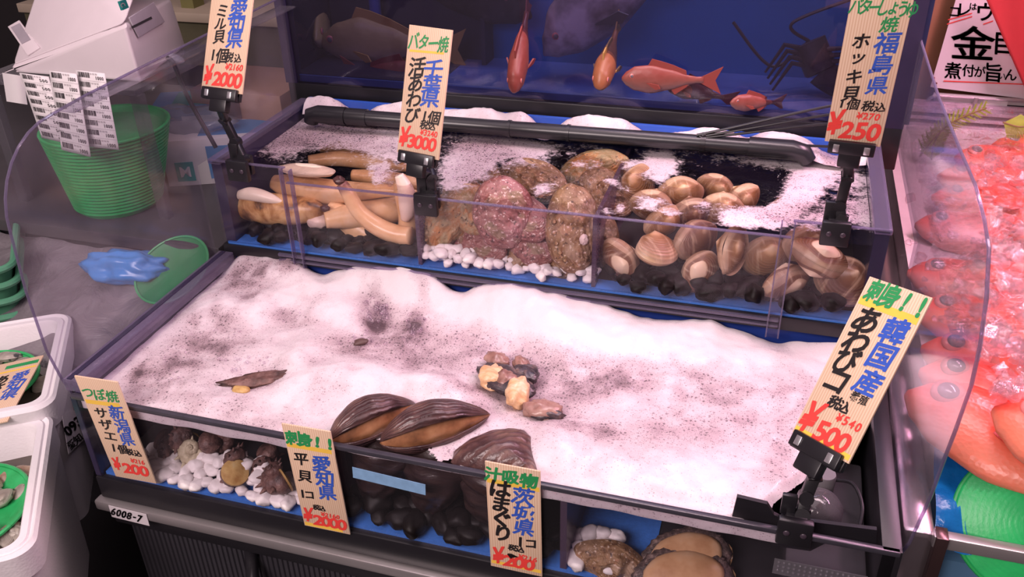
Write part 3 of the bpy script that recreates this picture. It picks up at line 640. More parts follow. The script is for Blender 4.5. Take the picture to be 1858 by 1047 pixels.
def shell_mat(name, stops, ring=60, noise_amt=.18, rough=.40, scale=60, spots=None):
    t = NT(name); r = t.attr('rho'); nn = t.noise(scale, 5)
    f = t.math('ADD', r, t.math('MULTIPLY', t.math('SUBTRACT', nn, .5), noise_amt * 2))
    col = t.ramp(f, stops)
    w = t.math('SINE', t.math('MULTIPLY', t.math('ADD', r, t.math('MULTIPLY', nn, .02)), float(ring)))
    col = t.mix(t.math('MULTIPLY', t.val(w, -.2, 1.0, 0, .32), t.val(r, .35, .6)), col, tuple(q * .45 for q in stops[-1][1]))
    ra = t.noise(1.0, 4, t.coord((160, 20, 20))); col = t.mix(t.val(ra, .52, .70, 0, .45), col, tuple(q * .9 for q in stops[0][1]))
    if spots: col = t.mix(t.val(t.noise(spots[1], 3), spots[2], spots[2] + .08), col, spots[0])
    return t.done(t.bsdf(col, rough, 0, t.bump(t.math('ADD', t.math('MULTIPLY', w, t.val(r, .3, .6)), nn), .25, .0012)))
HOK1 = shell_mat('surf_clam_shell', [(0, (.78, .62, .44)), (.40, (.70, .52, .35)), (.46, (.20, .085, .04)), (.7, (.15, .060, .030)), (.9, (.24, .12, .06)), (1, (.48, .33, .22))], 70, .10)
HOK2 = shell_mat('surf_clam_shell_tan', [(0, (.74, .55, .36)), (.20, (.55, .34, .17)), (.30, (.32, .165, .065)), (.65, (.24, .115, .045)), (.85, (.36, .20, .10)), (1, (.55, .38, .24))], 80, .16)
HOK3 = shell_mat('surf_clam_shell_dark', [(0, (.66, .48, .32)), (.15, (.20, .095, .05)), (.5, (.105, .045, .026)), (.8, (.15, .068, .038)), (1, (.40, .27, .18))], 70, .14)
FLESH = mottled('clam_flesh', [(0.25, (.48, .27, .13)), (.5, (.74, .46, .24)), (.75, (.80, .58, .38))], 22, .3, 4, bump=.35, bscale=70)
CREAM = plain('cream_shell', (.80, .68, .54), .35, var=.15, scale=80, bump=.2, bscale=300)
rnd = random.Random(11)
# ---- round clams
def clam(name, label, m, mat, rx=.037, ry=.032, dome=.018, gape=0, cat='clam', group=None, rough=0):
    root = thing(name, label, cat, (0, 0, 0), group=group); root.matrix_world = m; WM[root] = m.copy()
    for sgn in (1, -1):
        mb = valve(rx, ry, dome, sign=sgn, rough=rough, seed=rnd.random() * 9)
        if gape:
            g_ = Matrix.Translation((0, ry * .7, 0)) @ Matrix.Rotation(R_(gape * sgn), 4, 'X') @ Matrix.Translation((0, -ry * .7, 0)); mb.xf(g_)
        part('valve', mb, mat, root, world=False, ang=0)
    if gape: part('flesh', MB().blob((0, -.10 * ry, 0), (rx * .8, ry * .7, dome * .45), amp=.2, sc_=2), FLESH, root, 'orange flesh between the valves', world=False)
    return root
HG = 'round brown clams in the right compartment'
HOKL = [  # px, py, y, rot, tilt, yaw, material, size, gape, label
    (1128, 470, .030, -55, 60, 10, HOK1, 1.00, 0, 'brown clam with cream beaks at the left end of the front row'),
    (1190, 452, .030, 12, -40, 35, HOK2, 1.00, 0, 'upright tan clam with a dark hinge line, second in the front row'),
    (1268, 492, .030, 60, 20, -15, HOK1, .92, 0, 'low clam with a curved pale lip lying on dark stones'),
    (1262, 432, .062, 25, 30, 20, HOK3, 1.05, 0, 'dark clam behind the low clam with the pale lip'),
    (1328, 452, .040, 75, 50, 0, HOK2, 1.02, 9, 'gaping clam with a dark opening in the middle of the row'),
    (1390, 462, .075, 10, 25, 0, HOK2, 1.05, 0, 'blurred tan clam right of the gaping clam'),
    (1426, 512, .030, 20, 62, 15, HOK1, 1.05, 0, 'clam with pale beaks resting low behind the right bracket strap'),
    (1488, 468, .032, 155, 62, 0, HOK1, 1.20, 0, 'large clam with two cream beaks under the right clip stand'),
    (1533, 506, .034, -35, 25, -10, HOK3, 1.18, 0, 'dark brown clam at the far right of the front row'),
    (1210, 470, .085, 40, 20, 0, HOK3, 1.0, 0, 'shadowed clam behind the upright tan clam'),
    (1460, 440, .090, 0, 30, 20, HOK2, 1.0, 0, 'tan clam at the back behind the large clam with cream beaks')]
for i, (px, py, y, r, ti, yw, mt, s, gp, lb) in enumerate(HOKL):
    clam('surf_clam', lb, face_cam(U(px, py, 1, y), r, ti, yw, s), mt, gape=gp, group=HG)
HOKT = [(1154, 335, .095, 70, 10, HOK2, .95, 'pale clam on top beside the abalones'), (1232, 352, .098, 10, 30, HOK2, 1.05, 'ribbed tan clam on top, left one of the upper group'), (1300, 343, .094, -30, 40, HOK2, .9, 'small yellowish clam at the back of the upper group'),
        (1345, 364, .098, 40, 45, HOK2, .9, 'pale clam at the right of the upper group'), (1308, 378, .100, 0, 40, HOK2, .95, 'flat tan clam in the middle of the upper group'), (1252, 386, .098, 15, 50, HOK3, .9, 'brown clam near the front of the upper group'),
        (1182, 370, .096, -10, 45, HOK2, .9, 'tan clam partly under a patch of foam'), (1205, 400, .090, 25, 50, HOK2, .9, 'yellowish clam just behind the upper front glass edge'), (1420, 385, .085, 20, 45, HOK3, .9, 'dark clam under foam behind the right bracket')]
for px, py, z, r, ti, mt, s, lb in HOKT:
    clam('surf_clam', lb, face_cam(U(px, py, 2, z), r, ti, 0, s), mt, group=HG)
# ---- abalones
def abal_mat(name, stops, sp=None, alt=(.40, .20, .20), alt2=(.26, .20, .11)):
    t = NT(name); c = t.coord(); n1 = t.noise(62, 7, c, .70, .6); r = t.attr('rho')
    col = t.ramp(n1, stops)
    lf = t.noise(20, 3, c); col = t.mix(t.val(lf, .50, .60, 0, .62), col, alt); col = t.mix(t.val(t.noise(26, 2, t.coord(rot=(1, 2, 3))), .58, .66, 0, .6), col, alt2)
    n2 = t.noise(210, 3, c); col = t.mix(t.val(n2, .58, .66), col, sp or (.66, .50, .46))
    col = t.mix(t.val(t.noise(95, 4, c), .60, .66, 0, .8), col, (.05, .028, .025))
    h = t.math('ADD', t.noise(120, 6, c, .65), t.math('MULTIPLY', t.math('SINE', t.math('MULTIPLY', r, 55.0)), .10))
    return t.done(t.bsdf(col, .42, 0, t.bump(h, .9, .003)))
AB1 = abal_mat('abalone_red', [(.32, (.045, .016, .014)), (.44, (.20, .065, .058)), (.56, (.32, .13, .115)), (.70, (.40, .26, .21))])
AB2 = abal_mat('abalone_brown', [(.32, (.05, .022, .012)), (.44, (.20, .10, .045)), (.56, (.33, .20, .10)), (.70, (.34, .13, .07))], (.60, .46, .36), (.24, .15, .09), (.42, .30, .20))
AB3 = abal_mat('abalone_tan', [(.28, (.22, .10, .04)), (.45, (.42, .22, .09)), (.58, (.34, .27, .15)), (.75, (.52, .34, .18))], (.50, .36, .22), (.30, .24, .13), (.50, .20, .06))
def abalone(label, m, mat, rx=.045, ry=.058, dome=.026, group='abalones piled in the middle compartment', seed=0):
    root = thing('abalone', label, 'abalone', (0, 0, 0), group=group); root.matrix_world = m; WM[root] = m.copy()
    n, k = 56, 26; vs = []; rho = []
    for i in range(k + 1):
        q = i / k
        for j in range(n):
            th = 2 * math.pi * j / n
            wob = 1 + .05 * noise.noise(Vector((math.cos(th) * 2, math.sin(th) * 2, seed)))
            ux, uy = rx * .30, -ry * .62
            x, y = ux + q * (rx * math.cos(th) * wob - ux), uy + q * (ry * math.sin(th) * wob - uy)
            e = min(1, math.hypot(x / rx, y / ry) / wob)
            z = dome * max(0, 1 - e * e) ** .55 + .012 * math.exp(-(math.hypot(x - ux, y - uy) / .010) ** 2) * (1 - e)
            z += .0060 * noise.noise(Vector((x * 70, y * 70, seed + 3))) * (1 - e ** 4) + .0034 * noise.noise(Vector((x * 190, y * 190, seed + 8)))
            vs.append(Vector((x, y, z))); rho.append(q)
    fs = [(i * n + j, i * n + (j + 1) % n, (i + 1) * n + (j + 1) % n, (i + 1) * n + j) for i in range(k) for j in range(n)]
    b = len(vs)
    vs += [Vector((vs[k * n + j].x * .93, vs[k * n + j].y * .93, -.004)) for j in range(n)]; rho += [1.0] * n
    fs += [(k * n + j, k * n + (j + 1) % n, b + (j + 1) % n, b + j) for j in range(n)] + [tuple(b + j for j in range(n))]
    part('shell', MB().add(vs, fs, rho=rho), mat, root, world=False, ang=0)
    mb = MB()
    for q in range(6):
        a = R_(150 + q * 17); e = .80
        x, y = rx * e * math.cos(a), ry * e * math.sin(a)
        mb.tube([(x, y, dome * .50), (x * 1.01, y * 1.01, dome * .50 + .0075)], [.0036, .0024], 8)
    part('breathing_holes', mb, mat, root, world=False)
    return root
ABL = [(818, 395, .055, -28, 25, 30, AB3, (.9, 1.15, 1), 'tan green abalone leaning at the left of the pile'),
       (912, 385, .040, 8, 5, -8, AB1, (1.02, .95, 1), 'big reddish abalone speckled white at the front of the pile'),
       (850, 372, .075, 20, -20, 20, AB3, (.8, 1, 1), 'olive brown abalone wedged behind the two leftmost abalones'),
       (868, 440, .050, 60, -35, 0, AB1, (.8, 1.0, .8), 'dark red abalone lying low under the big reddish one'),
       (972, 440, .050, 20, -25, 10, AB1, (.9, .75, 1), 'pink and orange abalone between the two big ones'),
       (935, 462, .045, 80, -50, 0, AB2, (.7, .8, .7), 'brown abalone half buried on the white pebbles'),
       (1040, 415, .040, 4, 5, 12, AB2, (.95, 1.15, 1), 'tall brown abalone with a white barnacle at the right of the pile'),
       (1010, 478, .045, 75, -50, 0, AB2, (.6, .8, .7), 'abalone edge showing under the tall brown one'),
       (1085, 440, .075, -10, 20, 0, AB2, (.7, .8, .8), 'shadowed abalone against the right divider')]
for i, (px, py, y, r, ti, yw, mt, s, lb) in enumerate(ABL):
    o = abalone(lb, face_cam(U(px, py, 1, y), r, ti, yw, s), mt, seed=i * 2.3)
    if 'barnacle' in lb: part('barnacle', MB().blob((.008, -.014, .026), (.007, .007, .006), amp=.3, sc_=4), plain('barnacle', (.72, .58, .54), .7, bump=.4), o, 'white barnacle', world=False)
for i, (px, py, z, r, ti, mt, s, lb) in enumerate([(965, 328, .088, 70, -25, AB2, (.8, 1.1, .8), 'brown abalone lying flat at the back left of the pile'), (1078, 312, .088, 100, -25, AB3, (.8, 1.1, .8), 'orange and purple abalone at the back of the pile'), (945, 395, .075, 60, -30, AB1, (.8, 1.0, .8), 'dark abalone behind the big reddish one'), (1100, 350, .075, 40, -30, AB2, (.8, 1, .8), 'brown abalone touching the right divider at the top'), (880, 330, .080, 30, -30, AB3, (.7, 1, .7), 'tan abalone under the foam at the left back')]):
    abalone(lb, face_cam(U(px, py, 2, z), r, ti, 0, s), mt, seed=i * 3.1 + 20)
# ---- long clams with thick siphons
SIPH = NT('siphon'); t = SIPH; r = t.attr('rho'); n_ = t.noise(26, 5)
SIPHON = t.done(t.bsdf(t.mix(t.val(t.math('ADD', r, t.math('MULTIPLY', t.math('SUBTRACT', n_, .5), .3)), .80, 1.0), t.ramp(n_, [(.3, (.66, .36, .17)), (.55, (.80, .50, .27)), (.75, (.82, .58, .36))]), (.34, .17, .15)), .28, 0, t.bump(t.noise(90, 4, t.coord((1, 1, 1))), .15, .002)))
LSH = NT('long_clam_shell'); t = LSH; n_ = t.noise(30, 6, dist=.5)
LSHELL = t.done(t.bsdf(t.ramp(n_, [(.34, (.07, .028, .012)), (.43, (.36, .17, .055)), (.55, (.60, .36, .15)), (.75, (.72, .52, .30))]), .35, 0, t.bump(t.noise(80, 5), .25, .002)))
FOOT = plain('pale_foot', (.80, .62, .52), .35, var=.12, scale=60, bump=.15, bscale=150)
TIP = plain('siphon_tip', (.075, .028, .026), .4)
def W(px, py, y): return U(px, py, 1, y)
def sp(pts, n=26):
    'smooth curve through points'
    out = []; P_ = [pts[0]] + pts + [pts[-1]]
    for i in range(1, len(P_) - 2):
        a, b, c, d = [Vector(q) if not isinstance(q, (int, float)) else q for q in P_[i - 1:i + 3]]
        m = max(2, n // (len(pts) - 1))
        for k in range(m):
            s = k / m; out.append(.5 * ((2 * b) + (c - a) * s + (2 * a - 5 * b + 4 * c - d) * s * s + (3 * b - a - 3 * c + d) * s ** 3))
    out.append(P_[-2]); return out
def body(px, y, name, mat, root, mm=.00080, label=None, z=None):
    pts = [(U(p[0], p[1], 1, y) if z is None else U(p[0], p[1], 2, z)) for p in px]
    return part(name, MB().tube(sp(pts), sp([p[2] * mm for p in px]), 20), mat, root, label, ang=0)
LG = 'long clams with thick siphons in the left compartment'
o = thing('long_clam', 'long clam with brown stained shell lying lowest at the left', 'long clam', W(500, 400, .045), group=LG)
body([(424, 362, 12), (440, 370, 27), (480, 378, 33), (530, 381, 31), (570, 381, 22), (586, 379, 8)], .046, 'shell', LSHELL, o)
body([(424, 356, 6), (455, 352, 14), (490, 360, 11), (514, 368, 3)], .034, 'shell_lip', CREAM, o, label='cream inner lip of the shell')
part('siphon_tip', MB().blob(W(590, 378, .040), (.008, .005, .006), amp=.3, sc_=3), TIP, o, 'dark siphon tip')
part('foot', MB().blob(W(578, 402, .040), (.020, .014, .012), amp=.2, sc_=2), FOOT, o, 'pale foot')
o = thing('long_clam', 'long clam with a white ribbed shell stretched across the top of the left compartment', 'long clam', W(600, 360, .085), group=LG)
body([(496, 330, 15), (530, 340, 27), (590, 348, 27), (650, 348, 20), (700, 346, 13), (756, 352, 8)], .080, 'siphon', FLESH, o)
part('shell', MB().blob(U(556, 309, 2, .108), (.050, .016, .010), Matrix.Rotation(R_(2), 4, 'Z'), amp=.12, sc_=3), CREAM, o, 'white ribbed shell')
o = thing('long_clam', 'bent long clam with its siphon curling up to a dark tip', 'long clam', W(690, 450, .05), group=LG)
body([(596, 372, 10), (616, 388, 24), (660, 420, 31), (710, 442, 28), (738, 425, 23), (741, 392, 20), (733, 352, 19), (726, 330, 14)], .062, 'body', FLESH, o)
body([(746, 428, 18), (715, 424, 19), (680, 408, 18), (650, 382, 16), (632, 352, 14), (620, 333, 11)], .030, 'siphon', SIPHON, o)
part('siphon_tip', MB().blob(W(615, 327, .030), (.009, .007, .007), amp=.35, sc_=3), TIP, o, 'dark siphon tip')
body([(724, 318, 9), (736, 345, 16), (740, 378, 17), (735, 398, 9)], .046, 'foot', FOOT, o, label='pale ribbed foot')
for z, path, lb in ((.045, [(590, 400, 16), (640, 392, 26), (700, 384, 28), (748, 372, 18)], 'thick long clam lying behind the bent siphon'), (.085, [(560, 292, 12), (620, 288, 17), (690, 296, 17), (745, 305, 9)], 'long clam floating at the back of the left compartment'), (.092, [(580, 268, 10), (630, 266, 15), (680, 276, 14), (722, 295, 7)], 'pale siphon of the rearmost long clam under the foam'), (.080, [(640, 318, 12), (690, 322, 16), (740, 330, 14), (765, 338, 8)], 'straight orange siphon beside the left clip stand tag')):
    o = thing('long_clam', lb, 'long clam', U(path[1][0], path[1][1], 2, z), group=LG)
    body(path, 0, 'siphon', FLESH, o, z=z)
    part('siphon_tip', MB().blob(U(path[-1][0], path[-1][1], 2, z), (.008, .006, .006), amp=.35, sc_=3), TIP, o, 'dark siphon tip')
# ---- pebbles
WPEB = plain('white_pebble', (.80, .75, .74), .45, var=.08, scale=60, bump=.1, bscale=90)
BPEB = plain('black_pebble', (.0085, .006, .006), .42, var=.4, scale=40, bump=.15, bscale=120, Specular_IOR_Level=.18)
def pebble_set(spots, mat, label, group, r0, r1, seed, name='pebble'):
    rr = random.Random(seed); protos = []
    for i, p in enumerate(spots):
        r = rr.uniform(r0, r1)
        m = Matrix.Translation(p) @ Matrix.Rotation(rr.uniform(0, 6.28), 4, 'Z') @ Matrix.Rotation(rr.uniform(-.5, .5), 4, 'X') @ Matrix.Diagonal((r * rr.uniform(1.0, 1.45), r * rr.uniform(.85, 1.1), r * rr.uniform(.65, .85), 1))
        if len(protos) < 6:
            o = link(name, MB().blob((0, 0, 0), (1, 1, 1), amp=.35, sc_=1.3, seed=seed + i, nu=16, nv=10), mat, ang=0); tag(o, label, 'pebble', group); protos.append(o)
        else:
            o = rr.choice(protos).copy(); COL.objects.link(o)
        o.matrix_world = m; WM[o] = m
def heap(n, seed, fx, fy, r, zf):
    rr = random.Random(seed); out = []
    tries = 0
    while len(out) < n and tries < 6000:
        tries += 1
        p = Vector((rr.uniform(*fx), rr.uniform(*fy), 0)); lvl = 0
        p.z = zf(p.x, p.y, rr)
        if all((p - q).length > r * 1.55 for q in out): out.append(p)
    return out
x1, x2 = U(768, 470, 1, .02).x, U(1080, 500, 1, .02).x
pebble_set(heap(58, 3, (x1, x2), (.006, .040), .0085, lambda x, y, r: .007 + r.random() * (.016 if x < x1 + .09 else .010)), WPEB, 'white pebble on the blue mat under the abalones', 'white pebbles under the abalones', .0065, .0100, 3)
pebble_set(heap(38, 4, (.03, x1 - .022), (.004, .075), .012, lambda x, y, r: .009 + r.random() * .012), BPEB, 'black pebble on the blue mat under the long clams', 'black pebbles under the long clams', .011, .016, 4)
pebble_set(heap(54, 6, (x2 + .02, .968), (.004, .080), .012, lambda x, y, r: .009 + r.random() * .016), BPEB, 'black pebble on the blue mat under the round clams', 'black pebbles under the round clams', .011, .017, 6)
def zl(x, y, r):
    return ZM + .008 + r.random() * (.008 + .022 * math.exp(-((x - .205) / .045) ** 2) + .010 * math.exp(-((x - .12) / .03) ** 2)) * sm(YF + .01, YF + .05, y)
xs = U(290, 860, 1, -.36).x
pebble_set(heap(86, 8, (.05, XD1 - .014), (YF + .0095, YF + .052), .0090, zl), WPEB, 'white pebble heaped in the front left compartment', 'white pebbles in the front left compartment', .0075, .0125, 8)
pebble_set(heap(24, 9, (XD1 + .02, XD2 - .016), (YF + .012, YF + .05), .013, lambda x, y, r: ZM + .010 + r.random() * .016), BPEB, 'black pebble under the dark fan shells', 'black pebbles under the fan shells', .012, .018, 9)
pebble_set(heap(20, 10, (XD2 + .012, XD2 + .055), (YF + .016, YF + .06), .0090, lambda x, y, r: ZM + .008 + r.random() * .014 * sm(YF + .01, YF + .05, y)), WPEB, 'white pebble in the front right compartment', 'white pebbles in the front right compartment', .0075, .0125, 10)
# ---- turban shells
TUR1 = mottled('turban_dark', [(.3, (.045, .022, .020)), (.5, (.13, .065, .055)), (.65, (.22, .12, .10)), (.8, (.30, .20, .16))], 60, .5, 6, bump=.9, bdist=.003)
TUR2 = mottled('turban_pale', [(.3, (.30, .24, .16)), (.5, (.50, .44, .30)), (.7, (.62, .56, .42))], 50, .6, 6, bump=.9, bdist=.003)
OPER = mottled('operculum', [(.3, (.38, .20, .06)), (.6, (.62, .42, .16)), (.8, (.66, .55, .32))], 60, .45, 4, bump=.4)
def turban(label, m, mat, s=1.0, oper=True, group='turban shells in the front left compartment'):
    root = thing('turban_shell', label, 'turban shell', (0, 0, 0), group=group); root.matrix_world = m; WM[root] = m.copy()
    mb = MB(); pts, rs = [], []
    for i in range(90):
        th = i / 89 * 2 * math.pi * 3.1; e = math.exp(.155 * th) * .00072
        pts.append(Vector((e * .92 * math.cos(th), e * .92 * math.sin(th), .024 - e * 1.6)) * s); rs.append(e * 1.02 * s * (1 + .07 * math.sin(th * 9)))
    mb.tube(pts, rs, 18, up=(0, 0, 1))
    for i in range(9):
        th = (3.1 - .09 * i) * 2 * math.pi - .8; e = math.exp(.155 * th) * .00072
        c = Vector((e * .92 * math.cos(th), e * .92 * math.sin(th), .024 - e * 1.6)) * s; d = Vector((math.cos(th), math.sin(th), .35)).normalized()
        mb.tube([c + d * e * s * .8, c + d * e * s * 1.25, c + d * e * s * 1.75], [e * .34 * s, e * .22 * s, e * .05 * s], 8)
    part('shell', mb, mat, root, world=False, ang=0)
    if oper:
        c = pts[-1]; d = (pts[-1] - pts[-2]).normalized(); a = d.orthogonal()
        part('operculum', MB().lathe([(0, .004 * s), (.008 * s, .0035 * s), (.0150 * s, .0012 * s), (.0155 * s, -.001 * s), (0, -.002 * s)], 22, frame(c + d * .001, a, d.cross(a))), OPER, root, 'yellowish round operculum', world=False)
    return root
for px, py, y, rx, ry, rz, mt, s, op, lb in [(350, 826, -.330, 40, 10, 20, TUR2, .95, False, 'pale cream turban shell without a lid showing'), (290, 822, -.340, 70, 0, 100, TUR1, .95, False, 'dark turban shell behind the leftmost price tag on the glass'),
        (440, 852, -.345, 60, 30, 250, TUR1, 1.05, True, 'dark turban shell with its yellow lid facing forward'), (508, 875, -.352, 30, 0, 300, TUR1, .95, True, 'brown turban shell beside the price tag with the blue and green writing'),
        (325, 800, -.325, 20, 60, 10, TUR1, .9, True, 'turban shell with an orange lid at the top of the heap'), (400, 815, -.322, 80, 0, 200, TUR1, .95, False, 'dark turban shell in the middle of the heap'), (470, 838, -.325, 100, 0, 60, TUR1, .9, False, 'shadowed turban shell behind the yellow lidded one')]:
    turban(lb, eul(U(px, py - 8, 1, y + .004), rx, ry, rz), mt, s * 1.15, op)
# ---- fan shells
FAN = NT('fan_shell'); t = FAN; c = t.coord((1, 1, 1)); r = t.attr('rho'); n_ = t.noise(40, 5, c)
w_ = t.math('SINE', t.math('MULTIPLY', t.math('ADD', r, t.math('MULTIPLY', n_, .12)), 95.0))
FANM = t.done(t.bsdf(t.mix(t.val(w_, -.5, 1, 0, .55), t.ramp(t.math('ADD', n_, t.math('MULTIPLY', t.math('SUBTRACT', r, .5), .25)), [(.25, (.045, .022, .024)), (.5, (.12, .060, .055)), (.7, (.20, .115, .085)), (.85, (.34, .21, .13))]), (.040, .020, .022)), .30, 0, t.bump(t.math('ADD', w_, t.math('MULTIPLY', n_, 2.0)), .35, .0015)))
FAND = mottled('fan_shell_dark', [(.3, (.014, .008, .009)), (.55, (.034, .018, .017)), (.8, (.075, .045, .036))], 18, .3, 5, stretch=(1, 1, 4), bump=.4, bscale=60)
FANF = mottled('fan_shell_flesh', [(.3, (.10, .045, .025)), (.5, (.34, .15, .07)), (.7, (.50, .26, .13))], 26, .3, 4, bump=.3)
def gaper(label, A, B, bulge, up_h, fl, group='fan shells standing out of the foam'):
    root = thing('fan_shell', label, 'fan shell', (A + B) / 2, group=group)
    ax = (B - A); L_ = ax.length; d = ax.normalized(); back = Vector((-d.y, d.x, 0)).normalized(); up = Vector((0, 0, 1))
    def surf(f0, f1, k, nm, mat, lab=None, thick=.0022, ns=40, nt=14):
        def fn(u, v):
            w = (math.sin(math.pi * min(1, max(0, u)) ** .85)) ** .75; ph = R_(f0 + (f1 - f0) * v); rk = k * (1 + .05 * noise.noise(Vector((u * 9, v * 4, 2))))
            return A + ax * u + (up * math.sin(ph) * up_h - back * math.cos(ph) * bulge) * w * rk + up * (.006 * math.sin(math.pi * u)), v * .8 + .1 * u
        o = part(nm, MB().grid(ns, nt, fn, None, ('rho',)), mat, root, lab, ang=0)
        if thick:
            mo = o.modifiers.new('thickness', 'SOLIDIFY'); mo.thickness = thick; mo.offset = 0
        return o
    surf(38, 185, 1.0, 'valve', FANM)
    surf(-8, -120, 1.0, 'valve', FANM)
    surf(50, -40, .74, 'flesh', FANF, 'orange brown flesh inside', .003)
    return root
gaper('gaping fan shell at the left, touching the price tag', U(598, 800, 2, FU + .004), U(753, 733, 2, FU + .006), .027, .030, 1)
gaper('gaping fan shell right of the first one, above the blue tape', U(690, 803, 2, FU + .004), U(888, 752, 2, FU + .008), .028, .032, 1)
o = thing('fan_shell', 'closed dark fan shell poking up behind the rim', 'fan shell', U(900, 850, 2, FU), group='fan shells standing out of the foam')
OUT = [(818, 842), (822, 824), (848, 805), (885, 791), (925, 784), (955, 788), (971, 803), (976, 845), (980, 893), (930, 884), (870, 866), (830, 852)]
q = [U(a, b, 2, FU - .006) for a, b in OUT]; q = [Vector((p.x, max(p.y, YF + .008), p.z)) for p in q]
c_ = U(912, 838, 2, FU); k_ = 24; nn_ = len(q) * 6; vs = []; rho = []
for i in range(k_ + 1):
    r_ = i / k_
    for j in range(nn_):
        f = j / 6; a, b = q[int(f) % len(q)], q[(int(f) + 1) % len(q)]; p = c_.lerp(a.lerp(b, f % 1), r_)
        z = FU - .004 + .030 * max(0, 1 - r_ ** 2) ** .7 + .0015 * nz(p.x * 60, p.y * 60)
        vs.append(Vector((p.x, p.y, z))); rho.append(((p.x - c_.x) * .55 - (p.y - c_.y) * .83 + .08) / .16)
part('valve', MB().add(vs, [(i * nn_ + j, i * nn_ + (j + 1) % nn_, (i + 1) * nn_ + (j + 1) % nn_, (i + 1) * nn_ + j) for i in range(k_) for j in range(nn_)], rho=rho), FANM, o, ang=0)
part('valve', MB().blob((c_.x, c_.y + .004, FU - .022), (.062, .040, .022), Matrix.Rotation(R_(-8), 4, 'Z'), amp=.1), FAND, o, ang=0)
for i, (x, w_, lb) in enumerate([(.415, .050, 'dark fan shell standing behind the glass at the left under the tape'), (.490, .055, 'dark fan shell standing behind the glass under the blue tape'), (.565, .055, 'dark fan shell standing behind the glass at the right of the tape')]):
    o = thing('fan_shell', lb, 'fan shell', (x, -.34, ZM + .02), group='fan shells behind the front glass')
    def fn(u, v):
        ww = w_ * (.30 + .70 * v ** .7); a = math.pi * (u - .5)
        return Vector((x + ww * math.sin(a) + .02 * (v - .5), -.335 - .028 * math.cos(a) * (.4 + .6 * math.sin(math.pi * min(1, v * .9 + .08))) + .006 * nz(u * 6, v * 6, i), ZM + .018 + .098 * v + .010 * math.cos(a) * v)), v
    for nm, fl in (('valve', 1), ('valve', -1)):
        mb = MB().grid(24, 24, fn, None, ('rho',))
        if fl < 0: mb.v = [Vector((p.x, -.67 - p.y + .004, p.z)) for p in mb.v]
        part(nm, mb, FAND, o, ang=0)
# ---- shellfish meat floating in the foam
o = thing('shellfish_cluster', 'tan and black shellfish cluster floating in the middle of the foam', 'shellfish', U(930, 700, 2, FU), group=None)
MEATD = mottled('dark_mantle', [(.3, (.018, .016, .022)), (.55, (.06, .045, .05)), (.75, (.22, .14, .12))], 70, .25, 5, bump=.4)
MEAT = mottled('tan_meat', [(.3, (.50, .26, .13)), (.5, (.74, .46, .25)), (.7, (.82, .62, .42))], 45, .3, 5, bump=.4, stretch=(1, 3, 1))
MEATP = mottled('brown_mantle', [(.3, (.12, .06, .05)), (.5, (.30, .16, .13)), (.7, (.42, .27, .22))], 40, .25, 4, bump=.3)
for px, py, rx, ry, rz_, a, mt, nm in [(918, 690, .044, .026, .010, -28, MEATD, 'mantle'), (895, 685, .020, .022, .014, 20, MEAT, 'lump'), (917, 692, .019, .016, .015, -20, MEATP, 'lump'), (941, 712, .017, .026, .017, 8, MEAT, 'lump'), (984, 744, .026, .016, .012, 4, MEATP, 'lump'),
        (902, 652, .019, .013, .008, -16, MEATP, 'lump'), (946, 660, .016, .010, .008, -50, MEATP, 'lump'), (953, 678, .022, .018, .008, -40, MEATD, 'mantle'), (990, 750, .024, .010, .008, 6, MEATD, 'mantle')]:
    part(nm, MB().blob(U(px, py, 2, FU + .003), (rx, ry, rz_), Matrix.Rotation(R_(a), 4, 'Z'), amp=.30, sc_=2.2, seed=px, nu=28, nv=16), mt, o, ang=0)
solo('turban_shell', MB().blob(U(478, 688, 2, FU), (.062, .015, .007), Matrix.Rotation(R_(30), 4, 'Z'), amp=.45, sc_=3, seed=4, nu=32, nv=16), TUR1, 'dark knobbly shell showing through the long gap in the foam at the left', 'turban shell', ang=0)
solo('shell_fragment', MB().blob(U(436, 708, 2, FU + .002), (.012, .008, .005), amp=.3, seed=6), OPER, 'small tan shell tip beside the dark shell in the foam gap', 'shell fragment', ang=0)
for px, py, r, lb in [(656, 620, .0085, 'brown fragment floating in the middle of the foam'), (463, 550, .009, 'small dark fragment in the foam near the left rail'), (760, 690, .004, 'tiny dark fragment above the gaping fan shells')]:
    solo('shell_fragment', MB().blob(U(px, py, 2, FU + .004), (r * 1.3, r * .8, r * .5), Matrix.Rotation(.6, 4, 'Z'), amp=.4, seed=px), plain('fragment', (.10, .055, .05), .5), lb, 'shell fragment', ang=0)
